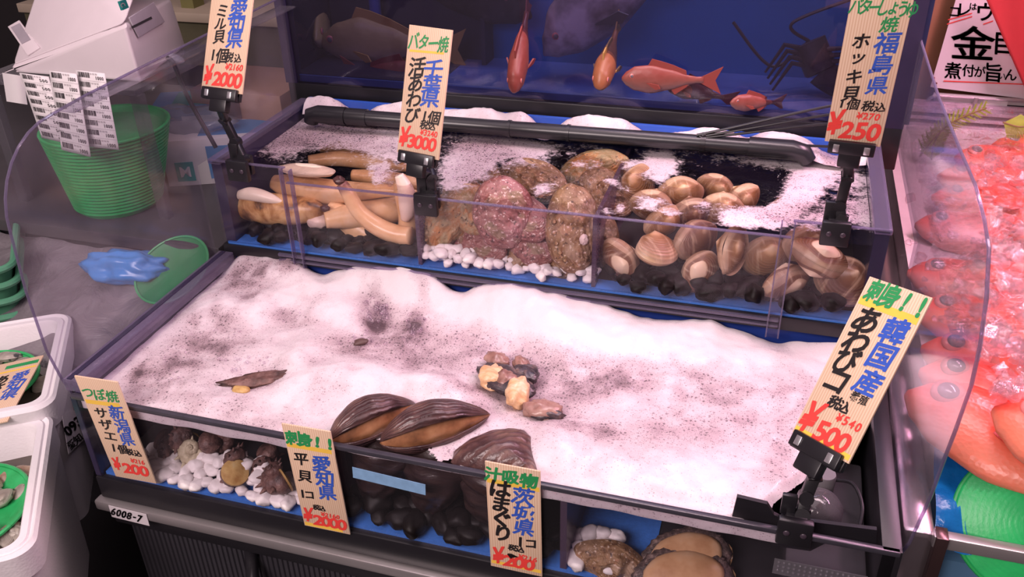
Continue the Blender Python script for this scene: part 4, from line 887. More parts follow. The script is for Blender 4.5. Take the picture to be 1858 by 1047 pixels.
# ---- front right: abalones upside down and a turban shell
AF = mottled('abalone_foot', [(.3, (.40, .20, .09)), (.5, (.56, .33, .17)), (.7, (.62, .42, .26))], 24, .35, 4, bump=.25)
FRILL = mottled('abalone_frill', [(.3, (.03, .024, .024)), (.55, (.12, .08, .07)), (.75, (.40, .30, .26))], 140, .4, 5, bump=.8)
for px, py, y, rot, s, lb in [(1245, 1012, -.330, 12, 1.0, 'abalone with its orange foot against the front glass, the rear one'), (1240, 1050, -.358, 5, 1.1, 'abalone with a tan foot facing out at the very bottom edge'), (1112, 1016, -.350, -20, .95, 'mottled abalone with a strip of orange foot beside the white pebbles')]:
    m = face_cam(U(px, py, 1, y), rot, -30 if px != 1112 else 55, 0, s)
    root = thing('abalone', lb, 'abalone', (0, 0, 0), group='abalones in the front right compartment'); root.matrix_world = m; WM[root] = m.copy()
    mb = MB()
    if px == 1112:
        part('shell', valve(.052, .034, .026, umb=-.2, rough=.35, sign=1, beak=0).xf(Matrix.Rotation(R_(-40), 4, 'X')), AB2, root, world=False, ang=0)
        part('foot', MB().blob((.012, -.018, .010), (.036, .013, .016), amp=.15, sc_=2), AF, root, 'orange foot', world=False, ang=0)
    else:
        part('shell', valve(.056, .038, .022, umb=0, rough=.3, sign=-1, beak=0), AB2, root, world=False, ang=0)
        part('frill', MB().blob((0, 0, -.001), (.054, .036, .010), amp=.10, sc_=9, nu=64, nv=14), FRILL, root, 'dark frilled mantle', world=False, ang=0)
        part('foot', MB().blob((0, 0, .004), (.044, .029, .012), amp=.05, sc_=2, nu=32), AF, root, world=False, ang=0)
# ---- pump corner
pc = U(1497, 862, 2, -.060)
pm = thing('pump', 'black pump with a grey knob in the dark front right corner', 'pump', (.955, -.30, ZM))
GREYP = plain('grey_knob', (.17, .16, .17), .4)
part('body', MB().box(.912, .998, -.366, -.18, ZM, -.095, .004), BLACKM, pm)
part('knob', MB().lathe([(0, -.030), (.013, -.030), (.013, .0), (.012, .003), (0, .003)], 22, Matrix.Translation(pc)), GREYP, pm, 'grey round knob')
part('dome', MB().lathe([(.0265, -.012), (.026, .0), (.020, .010), (.010, .015), (0, .0165)], 26, Matrix.Translation(U(1487, 918, 2, -.072))), clear('smoky_dome', (.55, .52, .55), .25, (.30, .28, .30), .08), pm, 'smoky clear dome')
part('cable', MB().tube(sp([pc + Vector((.01, 0, -.005)), pc + Vector((.030, -.012, .004)), pc + Vector((.040, -.045, .0)), pc + Vector((.034, -.085, -.012))]), .0022, 8), BLACK, pm)
pl = [(1325, 950), (1337, 902), (1392, 915), (1404, 934), (1424, 944), (1480, 948), (1591, 962), (1589, 992), (1500, 985), (1470, 1000), (1400, 990), (1396, 962)]
q = [U(a, b, 1, -.366) for a, b in pl]
solo('overflow_plate', MB().prism([(p.x, p.z) for p in q], .005, Matrix.Translation((0, -.366, 0)) @ RXZ), BLACK, 'black notched plate on the front rim beside the tilted price tag', 'plate', smooth=False)
p = U(1443, 950, 1, -.374); clip_stand('D', (p.x, -.370, p.z), [U(1462, 902, 1, -.360), U(1478, 862, 1, -.350)], 'black clip stand on the front rim holding the tilted price tag')
mb = MB()
for j in range(3):
    for i in range(16): mb.blob((.905 + i * .0055, YF - .001, -.082 - j * .006), (.0016, .0016, .0016), nu=8, nv=6)
part('stud_strip', mb.box(.900, .995, YF - .0012, YF - .0002, -.100, -.078), clear('stud_clear', (.8, .78, .82), .12, (.5, .48, .52)), lt, 'clear studded strip')
# ================================================================ left: counter, printer, colanders, boxes
def UP(px, py, p0, n):
    d = CM @ Vector(((px - 929.0) / FPX, -(py - 523.5) / FPX, -1.0)); n = Vector(n)
    return CP + d * ((Vector(p0) - CP).dot(n) / d.dot(n))
def hull(pts, bev=0.0, seg=3):
    bm = bmesh.new()
    for p in pts: bm.verts.new(p)
    r = bmesh.ops.convex_hull(bm, input=bm.verts)
    bmesh.ops.delete(bm, geom=[g for g in r['geom_interior'] if isinstance(g, bmesh.types.BMVert)], context='VERTS')
    bmesh.ops.dissolve_limit(bm, angle_limit=.03, verts=bm.verts, edges=bm.edges)
    if bev: bmesh.ops.bevel(bm, geom=list(bm.edges), offset=bev, segments=seg, affect='EDGES', profile=.5)
    bmesh.ops.recalc_face_normals(bm, faces=bm.faces); bm.verts.index_update()
    vs = [p.co.copy() for p in bm.verts]; fs = [[q.index for q in f.verts] for f in bm.faces]; bm.free()
    return MB().add(vs, fs)
WHITEP = plain('printer_white', (.72, .64, .67), .35, var=.04)
DARKG = plain('dark_grey', (.050, .046, .052), .5)
ct = thing('counter', 'dark counter behind the left guard carrying colanders and cartons', 'counter', (-.5, .4, -.8))
part('top', MB().box(-1.2, -.06, .055, .85, -.075, -.05, .003), plain('counter_top', (.060, .054, .060), .35, var=.3, scale=10), ct)
part('body', MB().box(-1.2, -.06, .08, .84, -.8, -.075), BLACKM, ct)
ACR = clear('clear_crate', (.80, .78, .82), .10, (.40, .38, .42), .12)
cr = thing('printer_stand', 'clear acrylic stand raising the label printer above the counter', 'stand', (-.38, .28, -.05))
part('top', MB().box(-.56, -.22, .13, .42, .186, .196, .001), ACR, cr)
for x in (-.555, -.235):
    for y in (.14, .41): part('leg', MB().box(x, x + .02, y - .008, y + .008, -.05, .186), ACR, cr)
# label printer
A_, B_, C_ = U(21, 132, 2, .197), U(256, 150, 2, .197), U(338, 85, 2, .197)
D_ = A_ + (C_ - B_)
S_ = U(226, 44, 1, A_.y + .004); A2 = A_ + Vector((0, .004, .010)); T_ = C_ + Vector((-.004, -.01, .095))
R1 = S_ + Vector((-.028, .20, .150)); L1 = A2 + Vector((-.03, .20, .17))
lp = thing('label_printer', 'white label printer tilted beside the hanging barcode labels', 'label printer', (A_ + C_) / 2)
part('base', hull([A_, B_, C_, D_, A2, S_, T_, D_ + Vector((0, 0, .08))], .006), WHITEP, lp)
ln = (S_ - A2).cross(R1 - A2).normalized()
if ln.z < 0: ln = -ln
part('lid', hull([A2, S_, R1, L1, D_ + Vector((-.02, 0, .06)), T_ + Vector((-.06, 0, .03)), S_ + Vector((-.02, .12, .09))], .007), WHITEP, lp)
def lidp(px, py, h): return UP(px, py, A2 + ln * h, ln)
q = [lidp(a, b, .0008) for a, b in ((16, 50), (37, 38), (74, 88), (52, 102))]
part('latch', hull(q + [p + ln * .0030 for p in q], .0010), WHITEP, lp, 'rounded lid latch')
q = [lidp(a, b, .0040) for a, b in ((20, 50), (36, 42), (56, 72), (40, 80))]
part('latch_recess', hull(q + [p + ln * .0006 for p in q]), plain('recess_grey', (.34, .30, .34), .5), lp)
sn = (B_ - S_).cross(C_ - S_).normalized()
if sn.x < 0: sn = -sn
q = [UP(a, b, S_ + sn * .002, sn) for a, b in ((232, 32), (276, 4), (297, 40), (250, 68))]
part('paper_slot', hull(q + [p + sn * .003 for p in q], .001), plain('slot_grey', (.46, .41, .46), .4), lp)
q = [UP(a, b, S_ + sn * .0052, sn) for a, b in ((238, 48), (274, 30), (276, 34), (240, 52))]
part('slot_opening', hull(q + [p + sn * .0006 for p in q]), DARKG, lp)
q = [UP(a, b, S_ + sn * .012, sn) for a, b in ((213, 3), (224, -1), (230, 14), (219, 19))]
part('badge', hull(q + [p + sn * .004 for p in q]), plain('teal_badge', (.02, .24, .22), .4), lp, 'small teal badge')
def letters_px(items, p0, n, seed=3, off=.02):
    'glyphs laid on the plane (p0, n), centred at pixels with a height in pixels: (colour, char, px, py, size, rot)'
    out = {}; n = Vector(n).normalized()
    if n.dot(CP - Vector(p0)) < 0: n = -n
    for k, ch, px, py, s, rot, *o in items:
        a = R_(rot); c = UP(px, py, p0, n); ex = UP(px + 10 * math.cos(a), py - 10 * math.sin(a), p0, n) - c; ey = UP(px - 10 * math.sin(a), py - 10 * math.cos(a), p0, n) - c
        sx = o[0] if o else 1.0
        for d in ((0, 0), (.018, .010), (-.012, .018)):
            vs, fs = glyph(ch, off if len(ch) == 1 and ord(ch) < 256 else .006)
            out.setdefault(k, MB()).add([c + ex * ((p.x + d[0]) * s * sx / 10) + ey * ((p.y + d[1]) * s / 10) + n * (.0006 + .00004 * len(out)) for p in vs], fs)
    return out
part('badge_letter', letters_px([('w', 'C', 222, 9, 11, -60)], q[0] + sn * .0045, sn)['w'], WHITEP, lp, smooth=False)
# barcode labels hanging from the printer
PAPER = plain('label_paper', (.74, .70, .71), .6, var=.03)
rr = random.Random(21)
def strip(quad, n, num, label, group='strips of barcode labels', y=.035):
    TL, TR, BR, BL = quad; root = thing('label_strip', label, 'labels', U(*BL, 1, y), group=group)
    def q(u, v, h=0):
        px = (TL[0] * (1 - u) + TR[0] * u) * (1 - v) + (BL[0] * (1 - u) + BR[0] * u) * v; py = (TL[1] * (1 - u) + TR[1] * u) * (1 - v) + (BL[1] * (1 - u) + BR[1] * u) * v
        return U(px, py, 1, y - h - .016 * math.sin(v * 2.4))
    o = part('paper', MB().grid(4, 14, lambda u, v: (q(u, v),)), PAPER, root)
    mo = o.modifiers.new('thickness', 'SOLIDIFY'); mo.thickness = .0006; mo.offset = 0
    mb = MB(); rule = MB(); tx = MB()
    for i in range(n):
        v0 = (i + .12) / n; v1 = (i + .88) / n; u = .06
        while u < .42:
            w = rr.choice((.010, .016, .024)); a = [q(u, v0, .001), q(u + w, v0, .001), q(u + w, v0 + .55 / n, .001), q(u, v0 + .55 / n, .001)]
            mb.add(a, [(0, 1, 2, 3)]); u += w + rr.choice((.010, .014, .02))
        for k, ch in enumerate(num):
            cu, cv = .66 + k * .30 / len(num), (i + .62) / n
            c = q(cu, cv, .0012); ex = (q(cu + .05, cv, .0012) - c) / .05; ey = (q(cu, cv - .02, .0012) - c) / .02
            vs, fs = glyph(ch, .015); s = .50 / n
            tx.add([c + ex * p.x * .16 * 3 / len(num) + ey * p.y * s for p in vs], fs)
        for k in range(3):
            u0 = .46 + k * .09; rule.add([q(u0, v0 + .02 / n, .001), q(u0 + .06, v0 + .02 / n, .001), q(u0 + .06, v0 + .20 / n, .001), q(u0, v0 + .20 / n, .001)], [(0, 1, 2, 3)])
        if i: rule.add([q(0, i / n - .006, .001), q(1, i / n - .006, .001), q(1, i / n, .001), q(0, i / n, .001)], [(0, 1, 2, 3)])
    part('barcode', mb, INK['k'], root, smooth=False); part('lettering', tx, INK['k'], root, smooth=False)
    part('rule', rule, plain('label_grey', (.45, .42, .43), .6), root, smooth=False)
strip(((35, 132), (88, 139), (128, 262), (76, 250)), 8, '500', 'strip of barcode labels reading 500, the left one')
strip(((89, 128), (139, 134), (165, 285), (112, 272)), 8, '1000', 'strip of barcode labels reading 1000 in the middle of three')
strip(((137, 127), (190, 133), (216, 272), (160, 266)), 8, '1000', 'strip of barcode labels reading 1000 nearest the tanks', y=.045)
solo('backing_paper', MB().grid(6, 4, lambda u, v: (U(4 + 38 * u + 8 * v, 132 + 52 * v + 6 * u, 1, .045 - .01 * math.sin(u * 3)),)), PAPER, 'blank white backing paper left of the barcode labels', 'paper')
# stack of round green colanders
GRN = mottled('green_plastic', [(.3, (.015, .30, .075)), (.7, (.03, .44, .13))], 30, .4, 3, bump=.25, bscale=300)
cc = U(186, 395, 2, -.044)
cx, cy = cc.x - .02, cc.y + .075
proto = None
for i in range(22):
    r0 = .080 + .0015 * i
    lb = 'nested round green colander in the stack under the barcode labels'
    if i == 21: lb = 'topmost round green colander of the stack'
    if proto is None:
        proto = tag(thing('colander', lb, 'colander', (cx, cy, -.05), group='stack of green colanders'))
        mb = MB().lathe([(0, 0), (.90, 0), (.965, .006), (1.0, .013), (.985, .013), (.95, .008), (.88, .003), (0, .003)], 40)
        mb.v = [Vector((p.x * r0, p.y * r0, p.z)) for p in mb.v]
        part('bowl', mb, GRN, proto, world=False); part('rim', MB().tube([(r0 * math.cos(a / 40 * 6.2832), r0 * math.sin(a / 40 * 6.2832), .012) for a in range(41)], .0026, 6, caps=False), GRN, proto, world=False)
    else:
        dup(proto, Matrix.Translation((cx + .0006 * i, cy, -.05 + .0070 * i)) @ Matrix.Diagonal((r0 / .080, r0 / .080, 1, 1)), lb, 'stack of green colanders')
# glove carton
cb = U(322, 345, 2, -.05); cm = Matrix.Translation((cb.x + .02, cb.y + .03, -.05)) @ Matrix.Rotation(R_(24), 4, 'Z')
CW = plain('carton_white', (.56, .53, .56), .6, var=.05); CB = plain('carton_blue', (.07, .20, .42), .6, var=.15); CT = plain('carton_teal', (.03, .26, .25), .6)
gb = thing('glove_carton', 'white and blue carton marked M behind the left guard', 'carton', (0, 0, 0)); gb.matrix_world = cm; WM[gb] = cm
part('box', MB().box(-.05, .19, 0, .12, 0, .095, .001), CW, gb, world=False)
part('panel', MB().box(.035, .185, -.0008, 0, .012, .080), CB, gb, 'blue front panel', world=False)
part('panel', MB().box(-.0508, -.05, .015, .105, .012, .080), CB, gb, 'blue end panel', world=False)
part('panel', MB().box(.02, .17, .02, .10, .095, .0956), CB, gb, 'blue top panel', world=False)
part('size_mark', MB().box(-.03, .005, -.001, 0, .010, .050), CT, gb, 'teal size square', world=False)
vs, fs = glyph('M', .02); part('size_letter', MB().add([Vector((-.0125 + p.x * .030, -.0014, .030 + p.y * .030)) for p in vs], fs), CW, gb, world=False, smooth=False)
g2 = thing('glove_carton', 'second blue carton lying behind the one marked M', 'carton', (0, 0, 0)); m2 = cm @ Matrix.Translation((-.03, .13, 0)); g2.matrix_world = m2; WM[g2] = m2
part('box', MB().box(-.06, .22, 0, .11, 0, .12, .001), CB, g2, world=False)
part('panel', MB().box(0, .14, -.0006, 0, .02, .10), CW, g2, world=False)
part('flap', MB().box(-.02, .16, .01, .10, .12, .1206), CT, g2, world=False)
solo('plastic_bag', MB().blob(U(345, 225, 1, .36), (.10, .05, .035), amp=.5, sc_=2.2, seed=3, nu=32, nv=18), clear('clear_bag', (.72, .76, .82), .25, (.42, .46, .52), .15), 'crumpled clear plastic bag on top of the cartons', 'bag', ang=0)
solo('box', MB().box(-.33, -.12, .42, .60, -.05, .10, .002), plain('brown_carton', (.30, .17, .12), .7), 'brown carton half hidden behind the colander stack', 'box')
solo('cord', MB().tube(sp([U(303, 104, 1, .20), U(316, 118, 1, .20), U(340, 175, 1, .22), U(392, 268, 1, .22)]), .0040, 8), BLACK, 'dark rubber cord running down behind the left guard', 'cord')
solo('corner_bracket', MB().blob(U(318, 106, 1, .215), (.017, .012, .006), Matrix.Rotation(R_(20), 4, 'Y')), clear('bracket_clear', (.75, .75, .8), .3, (.55, .55, .58)), 'small clear bracket at the top of the dark cord', 'bracket')
sh = thing('back_shelf', 'cream wooden shelf far back on the left', 'shelf', (-.9, 1.0, -.1))
part('board', MB().box(-1.3, -.25, 1.0, 1.3, .075, .10, .002), plain('cream_wood', (.42, .34, .26), .6, var=.15, scale=8), sh)
part('apron', MB().box(-1.3, -.25, 1.02, 1.04, -.05, .075), plain('olive_apron', (.10, .09, .05), .7), sh)
solo('post', MB().box(-.78, -.74, 1.05, 1.10, .10, .6), plain('olive_post', (.16, .15, .05), .6), 'olive green post on the back shelf', 'post')
# draped sheet with a bag and a dish on it
FILM = NT('grey_film'); t = FILM; n_ = t.noise(9, 5, dist=.8)
FILMM = t.done(t.bsdf(t.ramp(n_, [(.3, (.10, .088, .098)), (.55, (.17, .15, .165)), (.75, (.22, .195, .21))]), .32, 0, t.bump(t.noise(16, 5, dist=.6), .7, .02)))
def zf(x, y): return -.085 + (y - .05) * .42
def film(u, v):
    x = -.75 + .72 * u; y = .06 - .27 * v
    return (Vector((x, y, zf(x, y) + .012 * nz(x * 9, y * 9, 4) + .004 * nz(x * 30, y * 24, 1))),)
solo('plastic_sheet', MB().grid(60, 44, film), FILMM, 'grey plastic sheet draped between the counter and the boxes', 'sheet', ang=0)
fp, fn_ = Vector((0, .05, -.085)), Vector((0, -.42, 1))
p = UP(236, 496, fp, fn_)
solo('plastic_bag', MB().blob(p + Vector((0, 0, .012)), (.078, .036, .030), Matrix.Rotation(R_(8), 4, 'Z'), amp=.38, sc_=2.6, seed=8, nu=40, nv=20), plain('blue_bag', (.05, .24, .62), .25, var=.3, scale=30, bump=.6, bscale=40), 'crumpled blue plastic bag lying on the grey sheet', 'bag', ang=0)
p = UP(318, 512, fp, fn_)
m_ = frame(p + Vector((0, 0, .025)), (1, .28, .26), (-.1, 1, .55))
ds = thing('colander', 'shallow green colander lying alone on the grey sheet', 'colander', (0, 0, 0)); ds.matrix_world = m_; WM[ds] = m_
part('bowl', MB().lathe([(0, -.012), (.05, -.011), (.068, 0), (.070, .002), (.050, -.008), (0, -.009)], 40), plain('green_dish', (.02, .22, .07), .45, var=.2), ds, world=False)
part('rim', MB().tube([(.069 * math.cos(a / 40 * 6.2832), .069 * math.sin(a / 40 * 6.2832), .002) for a in range(41)], .0022, 6, caps=False), plain('green_dish_rim', (.05, .34, .12), .4), ds, world=False)
# nested mint baskets
MINT = plain('mint_plastic', (.085, .27, .16), .35, var=.12, scale=20)
pa, pb = U(24, 482, 2, -.06), U(32, 388, 2, -.06)
ey = (pb - pa).normalized(); Lb = (pb - pa).length; ex = Vector((-ey.y, ey.x, 0))
def rrect(w, h, r, n=6):
    out = []
    for cx_, cy_, a0 in ((w - r, h - r, 0), (r, h - r, 90), (r, r, 180), (w - r, r, 270)):
        for i in range(n + 1): a = R_(a0 + 90 * i / n); out.append((cx_ + r * math.cos(a), cy_ + r * math.sin(a)))
    return out
def loft(loops, close_last=True):
    mb = MB(); n = len(loops[0]); vs = [p for l in loops for p in l]
    fs = [(i * n + j, i * n + (j + 1) % n, (i + 1) * n + (j + 1) % n, (i + 1) * n + j) for i in range(len(loops) - 1) for j in range(n)]
    if close_last: fs.append(tuple((len(loops) - 1) * n + j for j in range(n)))
    return mb.add(vs, fs)
Wb, Hb = .30, Lb + .03
proto = None
for i in range(10):
    lb = 'nested mint green basket in the stack at the left edge' if i else 'topmost mint green basket of the stack at the left edge'
    m_ = Matrix(((-ex.x * -1, ey.x, 0, pa.x), (-ex.y * -1, ey.y, 0, pa.y), (0, 0, 1, -.06 - .030 * i), (0, 0, 0, 1)))
    if proto is None:
        proto = thing('plastic_basket', lb, 'basket', (0, 0, 0), group='stack of mint baskets'); proto.matrix_world = m_; WM[proto] = m_
        lo = lambda w, h, x, y, z, r: [Vector((a + x, b + y, z)) for a, b in rrect(w, h, r)]
        part('body', loft([lo(Wb, Hb, 0, -.01, .0, .03), lo(Wb - .012, Hb - .012, .006, -.004, -.004, .028), lo(Wb - .04, Hb - .04, .02, .01, -.07, .025), lo(Wb - .05, Hb - .05, .025, .015, -.072, .02)]), MINT, proto, world=False)
        rim_ = [Vector((a, b - .01, 0)) for a, b in rrect(Wb, Hb, .03)]
        part('rim', MB().tube(rim_ + rim_[:1], .0065, 8, caps=False), MINT, proto, world=False)
        mb = MB()
        for k in range(12): mb.box(Wb - .020, Wb - .008, k * Hb / 13 + .01, k * Hb / 13 + .016, -.06, -.01)
        part('rib', mb, MINT, proto, world=False)
    else: dup(proto, m_, lb, 'stack of mint baskets')
# white foam boxes with clams
SNOW = NT('styrofoam'); t = SNOW; v = t.n('ShaderNodeTexVoronoi', Scale=260, Vector=t.coord())
SNOWM = t.done(t.bsdf(t.mix(t.noise(12, 3), (.70, .66, .68), (.80, .77, .78)), .6, 0, t.bump(v.outputs[0], .25, .0008)))
ASAM = [shell_mat('small_clam_' + s, st, 80, .3, .35, 90, sp_) for s, st, sp_ in (('brown', [(0, (.42, .32, .24)), (.4, (.24, .15, .10)), (.8, (.34, .24, .17)), (1, (.46, .38, .30))], ((.06, .045, .04), 60, .56)), ('grey', [(0, (.40, .36, .30)), (.4, (.22, .19, .16)), (.8, (.36, .32, .27)), (1, (.5, .46, .40))], ((.05, .05, .05), 50, .55)))]
protos = []
for k in range(4):
    o = thing('small_clam', 'small speckled clam in a white foam box', 'clam', (0, 0, -2), group='small clams in the white foam boxes')
    for sg in (1, -1): part('valve', valve(.0185, .0145, .008, sign=sg, n=24, k=8), ASAM[k % 2], o, world=False, ang=0)
    protos.append([o, False])
def small_clam(p, seed):
    r_ = random.Random(seed); k = r_.randrange(4)
    m_ = Matrix.Translation(p) @ Matrix.Rotation(r_.uniform(0, 6.28), 4, 'Z') @ Matrix.Rotation(r_.uniform(-.6, .6), 4, 'X') @ Matrix.Rotation(r_.uniform(-.4, .4), 4, 'Y') @ Matrix.Scale(r_.uniform(.85, 1.15), 4)
    pr_ = protos[k]
    if not pr_[1]: pr_[0].matrix_world = m_; pr_[1] = True
    else: dup(pr_[0], m_)
def foam_box(FR, NR, z, wide, deep, label, lab2, seed, lip=.020, clams=(), bask=None, collab=''):
    F, N = U(*FR, 2, z), U(*NR, 2, z); a = (N - F).normalized(); b = Vector((a.y, -a.x, 0))
    if b.x > 0: b = -b
    L_ = (N - F).length
    m_ = Matrix(((a.x, b.x, 0, F.x), (a.y, b.y, 0, F.y), (0, 0, 1, z), (0, 0, 0, 1)))
    root = thing('foam_box', label, 'foam box', (0, 0, 0), group='white foam boxes'); root.matrix_world = m_; WM[root] = m_
    lo = lambda o_, zz, r: [Vector((p[0] + o_, p[1] + o_, zz)) for p in rrect(L_ - 2 * o_, wide - 2 * o_, r)]
    part('body', loft([lo(.012, -deep, .03), lo(.004, -.045, .03), lo(.0, -.043, .03), lo(0, -.004, .03), lo(.004, 0, .03), lo(.008, -.003, .028), lo(lip * .55, -.004, .024), lo(lip * .6, -.001, .024), lo(lip, -.001, .022), lo(lip + .003, -.006, .020), lo(lip + .010, -.10, .020)]), SNOWM, root, world=False)
    part('water', MB().add([Vector((p[0] + lip + .004, p[1] + lip + .004, -.055)) for p in rrect(L_ - 2 * lip - .008, wide - 2 * lip - .008, .02)], [tuple(range(28))]), plain('murky_water', (.075, .060, .050), .08), root, 'murky water', world=False)
    if bask:
        bx, by, br = bask
        c_ = m_ @ Vector((bx, by, -.050))
        bo = thing('colander', collab, 'colander', c_)
        part('bowl', MB().lathe([(0, -.006), (br * .8, -.004), (br * .97, .010), (br, .013), (br * .93, .010), (br * .76, 0), (0, -.002)], 40), GRN, bo, world=False)
        part('rim', MB().tube([(br * math.cos(k / 40 * 6.2832), br * math.sin(k / 40 * 6.2832), .013) for k in range(41)], .003, 6, caps=False), GRN, bo, world=False)
    r_ = random.Random(seed)
    for k in range(clams):
        for _ in range(40):
            if bask and k < clams * .7:
                an, q_ = r_.uniform(0, 6.28), math.sqrt(r_.random()) * bask[2] * .88; c_ = Vector((bask[0] + q_ * math.cos(an), bask[1] + q_ * math.sin(an), -.043 + .006 * r_.random()))
            else: c_ = Vector((r_.uniform(lip + .02, L_ - lip - .02), r_.uniform(lip + .02, wide * .5), -.050))
            break
        small_clam(m_ @ c_, seed * 100 + k)
    return root, m_, L_
b1, m1, L1_ = foam_box((132, 562), (96, 736), -.13, .38, .24, 'far white foam box with a price tag and clams in it', '', 1, clams=28, bask=(.12, .135, .085), collab='green colander of clams in the far white foam box')
b2, m2, L2_ = foam_box((98, 742), (62, 1000), -.15, .38, .26, 'near white foam box with a black numbered sticker', '', 2, clams=46, bask=(.14, .125, .095), collab='green colander of clams in the near white foam box')
a_, b_ = Vector(m2.col[0][:3]), Vector(m2.col[1][:3]); sp0 = Vector(m2.translation) - b_ * .0035
q = [UP(a, b, sp0 - b_ * .002, b_) for a, b in ((112, 752), (146, 742), (158, 792), (124, 824))]
part('sticker', MB().add(q + [p - b_ * .0006 for p in q], [(0, 1, 2, 3), (7, 6, 5, 4), (0, 4, 5, 1), (1, 5, 6, 2), (2, 6, 7, 3), (3, 7, 4, 0)]), PAPER, b2, 'white sticker', smooth=False)
for k, mb in letters_px([('k', c, 123 + 9.5 * i, 782 - 9 * i, 25, 38) for i, c in enumerate('093')] + [('k', '愛', 130, 806, 17, 38), ('k', '知', 141, 796, 17, 38)], sp0 - b_ * .003, b_).items(): part('lettering', mb, INK[k], b2, smooth=False)
price_tag('H', (-.198, -.371, -.140), 1.983, 1.719, -1.548, .074, .170,
    [('b', '愛知県', .72, .30, .34, dict(vert=True, step=.95)), ('k', 'あさり', .32, .30, .34, dict(vert=True, step=.9, off=.04)), ('k', '税込', .30, .70, .17, dict(off=.04)), ('r', '300', .35, .88, .34, dict(step=.6, off=.03))] + yen(.14, .87, .4),
    [('g', [(.25, .09), (.96, .09)], .13), ('y', [(.03, .17), (.97, .17)], .06)], 'wooden price tag leaning in the far white foam box', 9)
# ================================================================ fish
def fish_mb(L, prof_, width, n=18, m=26):
    'head at x = 0, tail root at x = L; prof_: list of (t, top, bottom) as fractions of L'
    vs = []; rho = []
    for i in range(m + 1):
        t_ = i / m; tt = t_ ** 1.15
        for k in range(len(prof_) - 1):
            if prof_[k][0] <= tt <= prof_[k + 1][0] + 1e-9:
                f = (tt - prof_[k][0]) / (prof_[k + 1][0] - prof_[k][0]); f = f * f * (3 - 2 * f) * .5 + f * .5
                tp = prof_[k][1] + (prof_[k + 1][1] - prof_[k][1]) * f; bt = prof_[k][2] + (prof_[k + 1][2] - prof_[k][2]) * f; break
        zc, hh = (tp + bt) / 2 * L, max(1e-4, (tp - bt) / 2 * L)
        w = width * L * max(.02, (hh / L / .2)) ** .75 * (1 if t_ < .5 else 1 - .5 * (t_ - .5))
        for j in range(n):
            th = 2 * math.pi * j / n
            vs.append(Vector((tt * L, w * math.sin(th) * abs(math.sin(th)) ** .15, zc + hh * math.cos(th)))); rho.append(.5 + .5 * math.cos(th))
    fs = [(i * n + j, i * n + (j + 1) % n, (i + 1) * n + (j + 1) % n, (i + 1) * n + j) for i in range(m) for j in range(n)]
    fs += [tuple(range(n)), tuple(m * n + j for j in range(n))]
    return MB().add(vs, fs, rho=rho)
BREAM = [(0, .0, -.015), (.06, .075, -.075), (.18, .165, -.135), (.38, .225, -.165), (.6, .165, -.125), (.82, .075, -.055), (.92, .050, -.035), (1, .055, -.045)]
KIN = [(0, .015, -.02), (.05, .085, -.085), (.16, .155, -.150), (.36, .175, -.185), (.6, .125, -.135), (.82, .055, -.060), (.92, .040, -.040), (1, .045, -.045)]
def fin(pts, th=.0012):
    n = len(pts); return MB().add([Vector((x, th, z)) for x, z in pts] + [Vector((x, -th, z)) for x, z in pts], [tuple(range(n)), tuple(range(2 * n - 1, n - 1, -1))] + [(i, (i + 1) % n, n + (i + 1) % n, n + i) for i in range(n)])
EYEB = plain('fish_pupil', (.16, .13, .15), .12); EYEW = plain('fish_eye_ring', (.66, .20, .18), .2)
def fish(name, label, m, L, prof_, width, mat, finm, eye=.03, group=None, cat='fish', eyem=None, sides=(-1, 1)):
    root = thing(name, label, cat, (0, 0, 0), group=group); root.matrix_world = m; WM[root] = m.copy()
    part('body', fish_mb(L, prof_, width), mat, root, world=False, ang=0)
    part('tail_fin', fin([(L * .97, L * .04), (L * 1.22, L * .17), (L * 1.14, 0), (L * 1.22, -L * .17), (L * .97, -L * .04)]), finm, root, world=False, smooth=False)
    dz = lambda t_: next(a[1] + (b[1] - a[1]) * (t_ - a[0]) / (b[0] - a[0]) for a, b in zip(prof_[:-1], prof_[1:]) if a[0] <= t_ <= b[0]) * L
    part('dorsal_fin', fin([(L * .30, dz(.30) - .004), (L * .36, dz(.36) + L * .075), (L * .48, dz(.48) + L * .07), (L * .62, dz(.62) + L * .06), (L * .78, dz(.78) + L * .045), (L * .80, dz(.80) - .004)]), finm, root, world=False, smooth=False)
    part('anal_fin', fin([(L * .60, -L * .11), (L * .66, -L * .19), (L * .80, -L * .09), (L * .82, -L * .05)]), finm, root, world=False, smooth=False)
    for s in sides:
        w = width * L * .78
        mb = fin([(0, 0), (L * .16, L * .035), (L * .20, 0), (L * .15, -L * .035)]); mb.xf(Matrix.Translation((L * .30, s * w * .95, -L * .03)) @ Matrix.Rotation(R_(22 * s), 4, 'Z') @ Matrix.Rotation(R_(15), 4, 'Y'))
        part('pectoral_fin', mb, finm, root, world=False, smooth=False)
        e = eye * L / .1 * .1
        o = part('eye', MB().blob((L * .125, s * width * L * .62, L * .045), (eye * L, eye * L * .35, eye * L)), eyem or EYEW, root, 'eye', world=False)
        p = MB().blob((L * .125, s * (width * L * .62 + eye * L * .16), L * .045), (eye * L * .68, eye * L * .30, eye * L * .68))
        q = part('pupil', p, EYEB, o, world=False)
    return root
def fish_mat(name, top, mid, low, rough=.3, sc_=160, sca=.4):
    t = NT(name); r = t.attr('rho'); v = t.n('ShaderNodeTexVoronoi', Scale=sc_, Vector=t.coord((1, 1, 1.3)))
    col = t.ramp(t.math('ADD', r, t.math('MULTIPLY', t.math('SUBTRACT', t.noise(25, 4), .5), .35)), [(.1, low), (.5, mid), (.85, top)])
    col = t.mix(t.math('MULTIPLY', v.outputs[0], sca), col, tuple(min(1, q * 1.6 + .05) for q in mid))
    return t.done(t.bsdf(col, rough, 0, t.bump(v.outputs[0], .35, .001)))
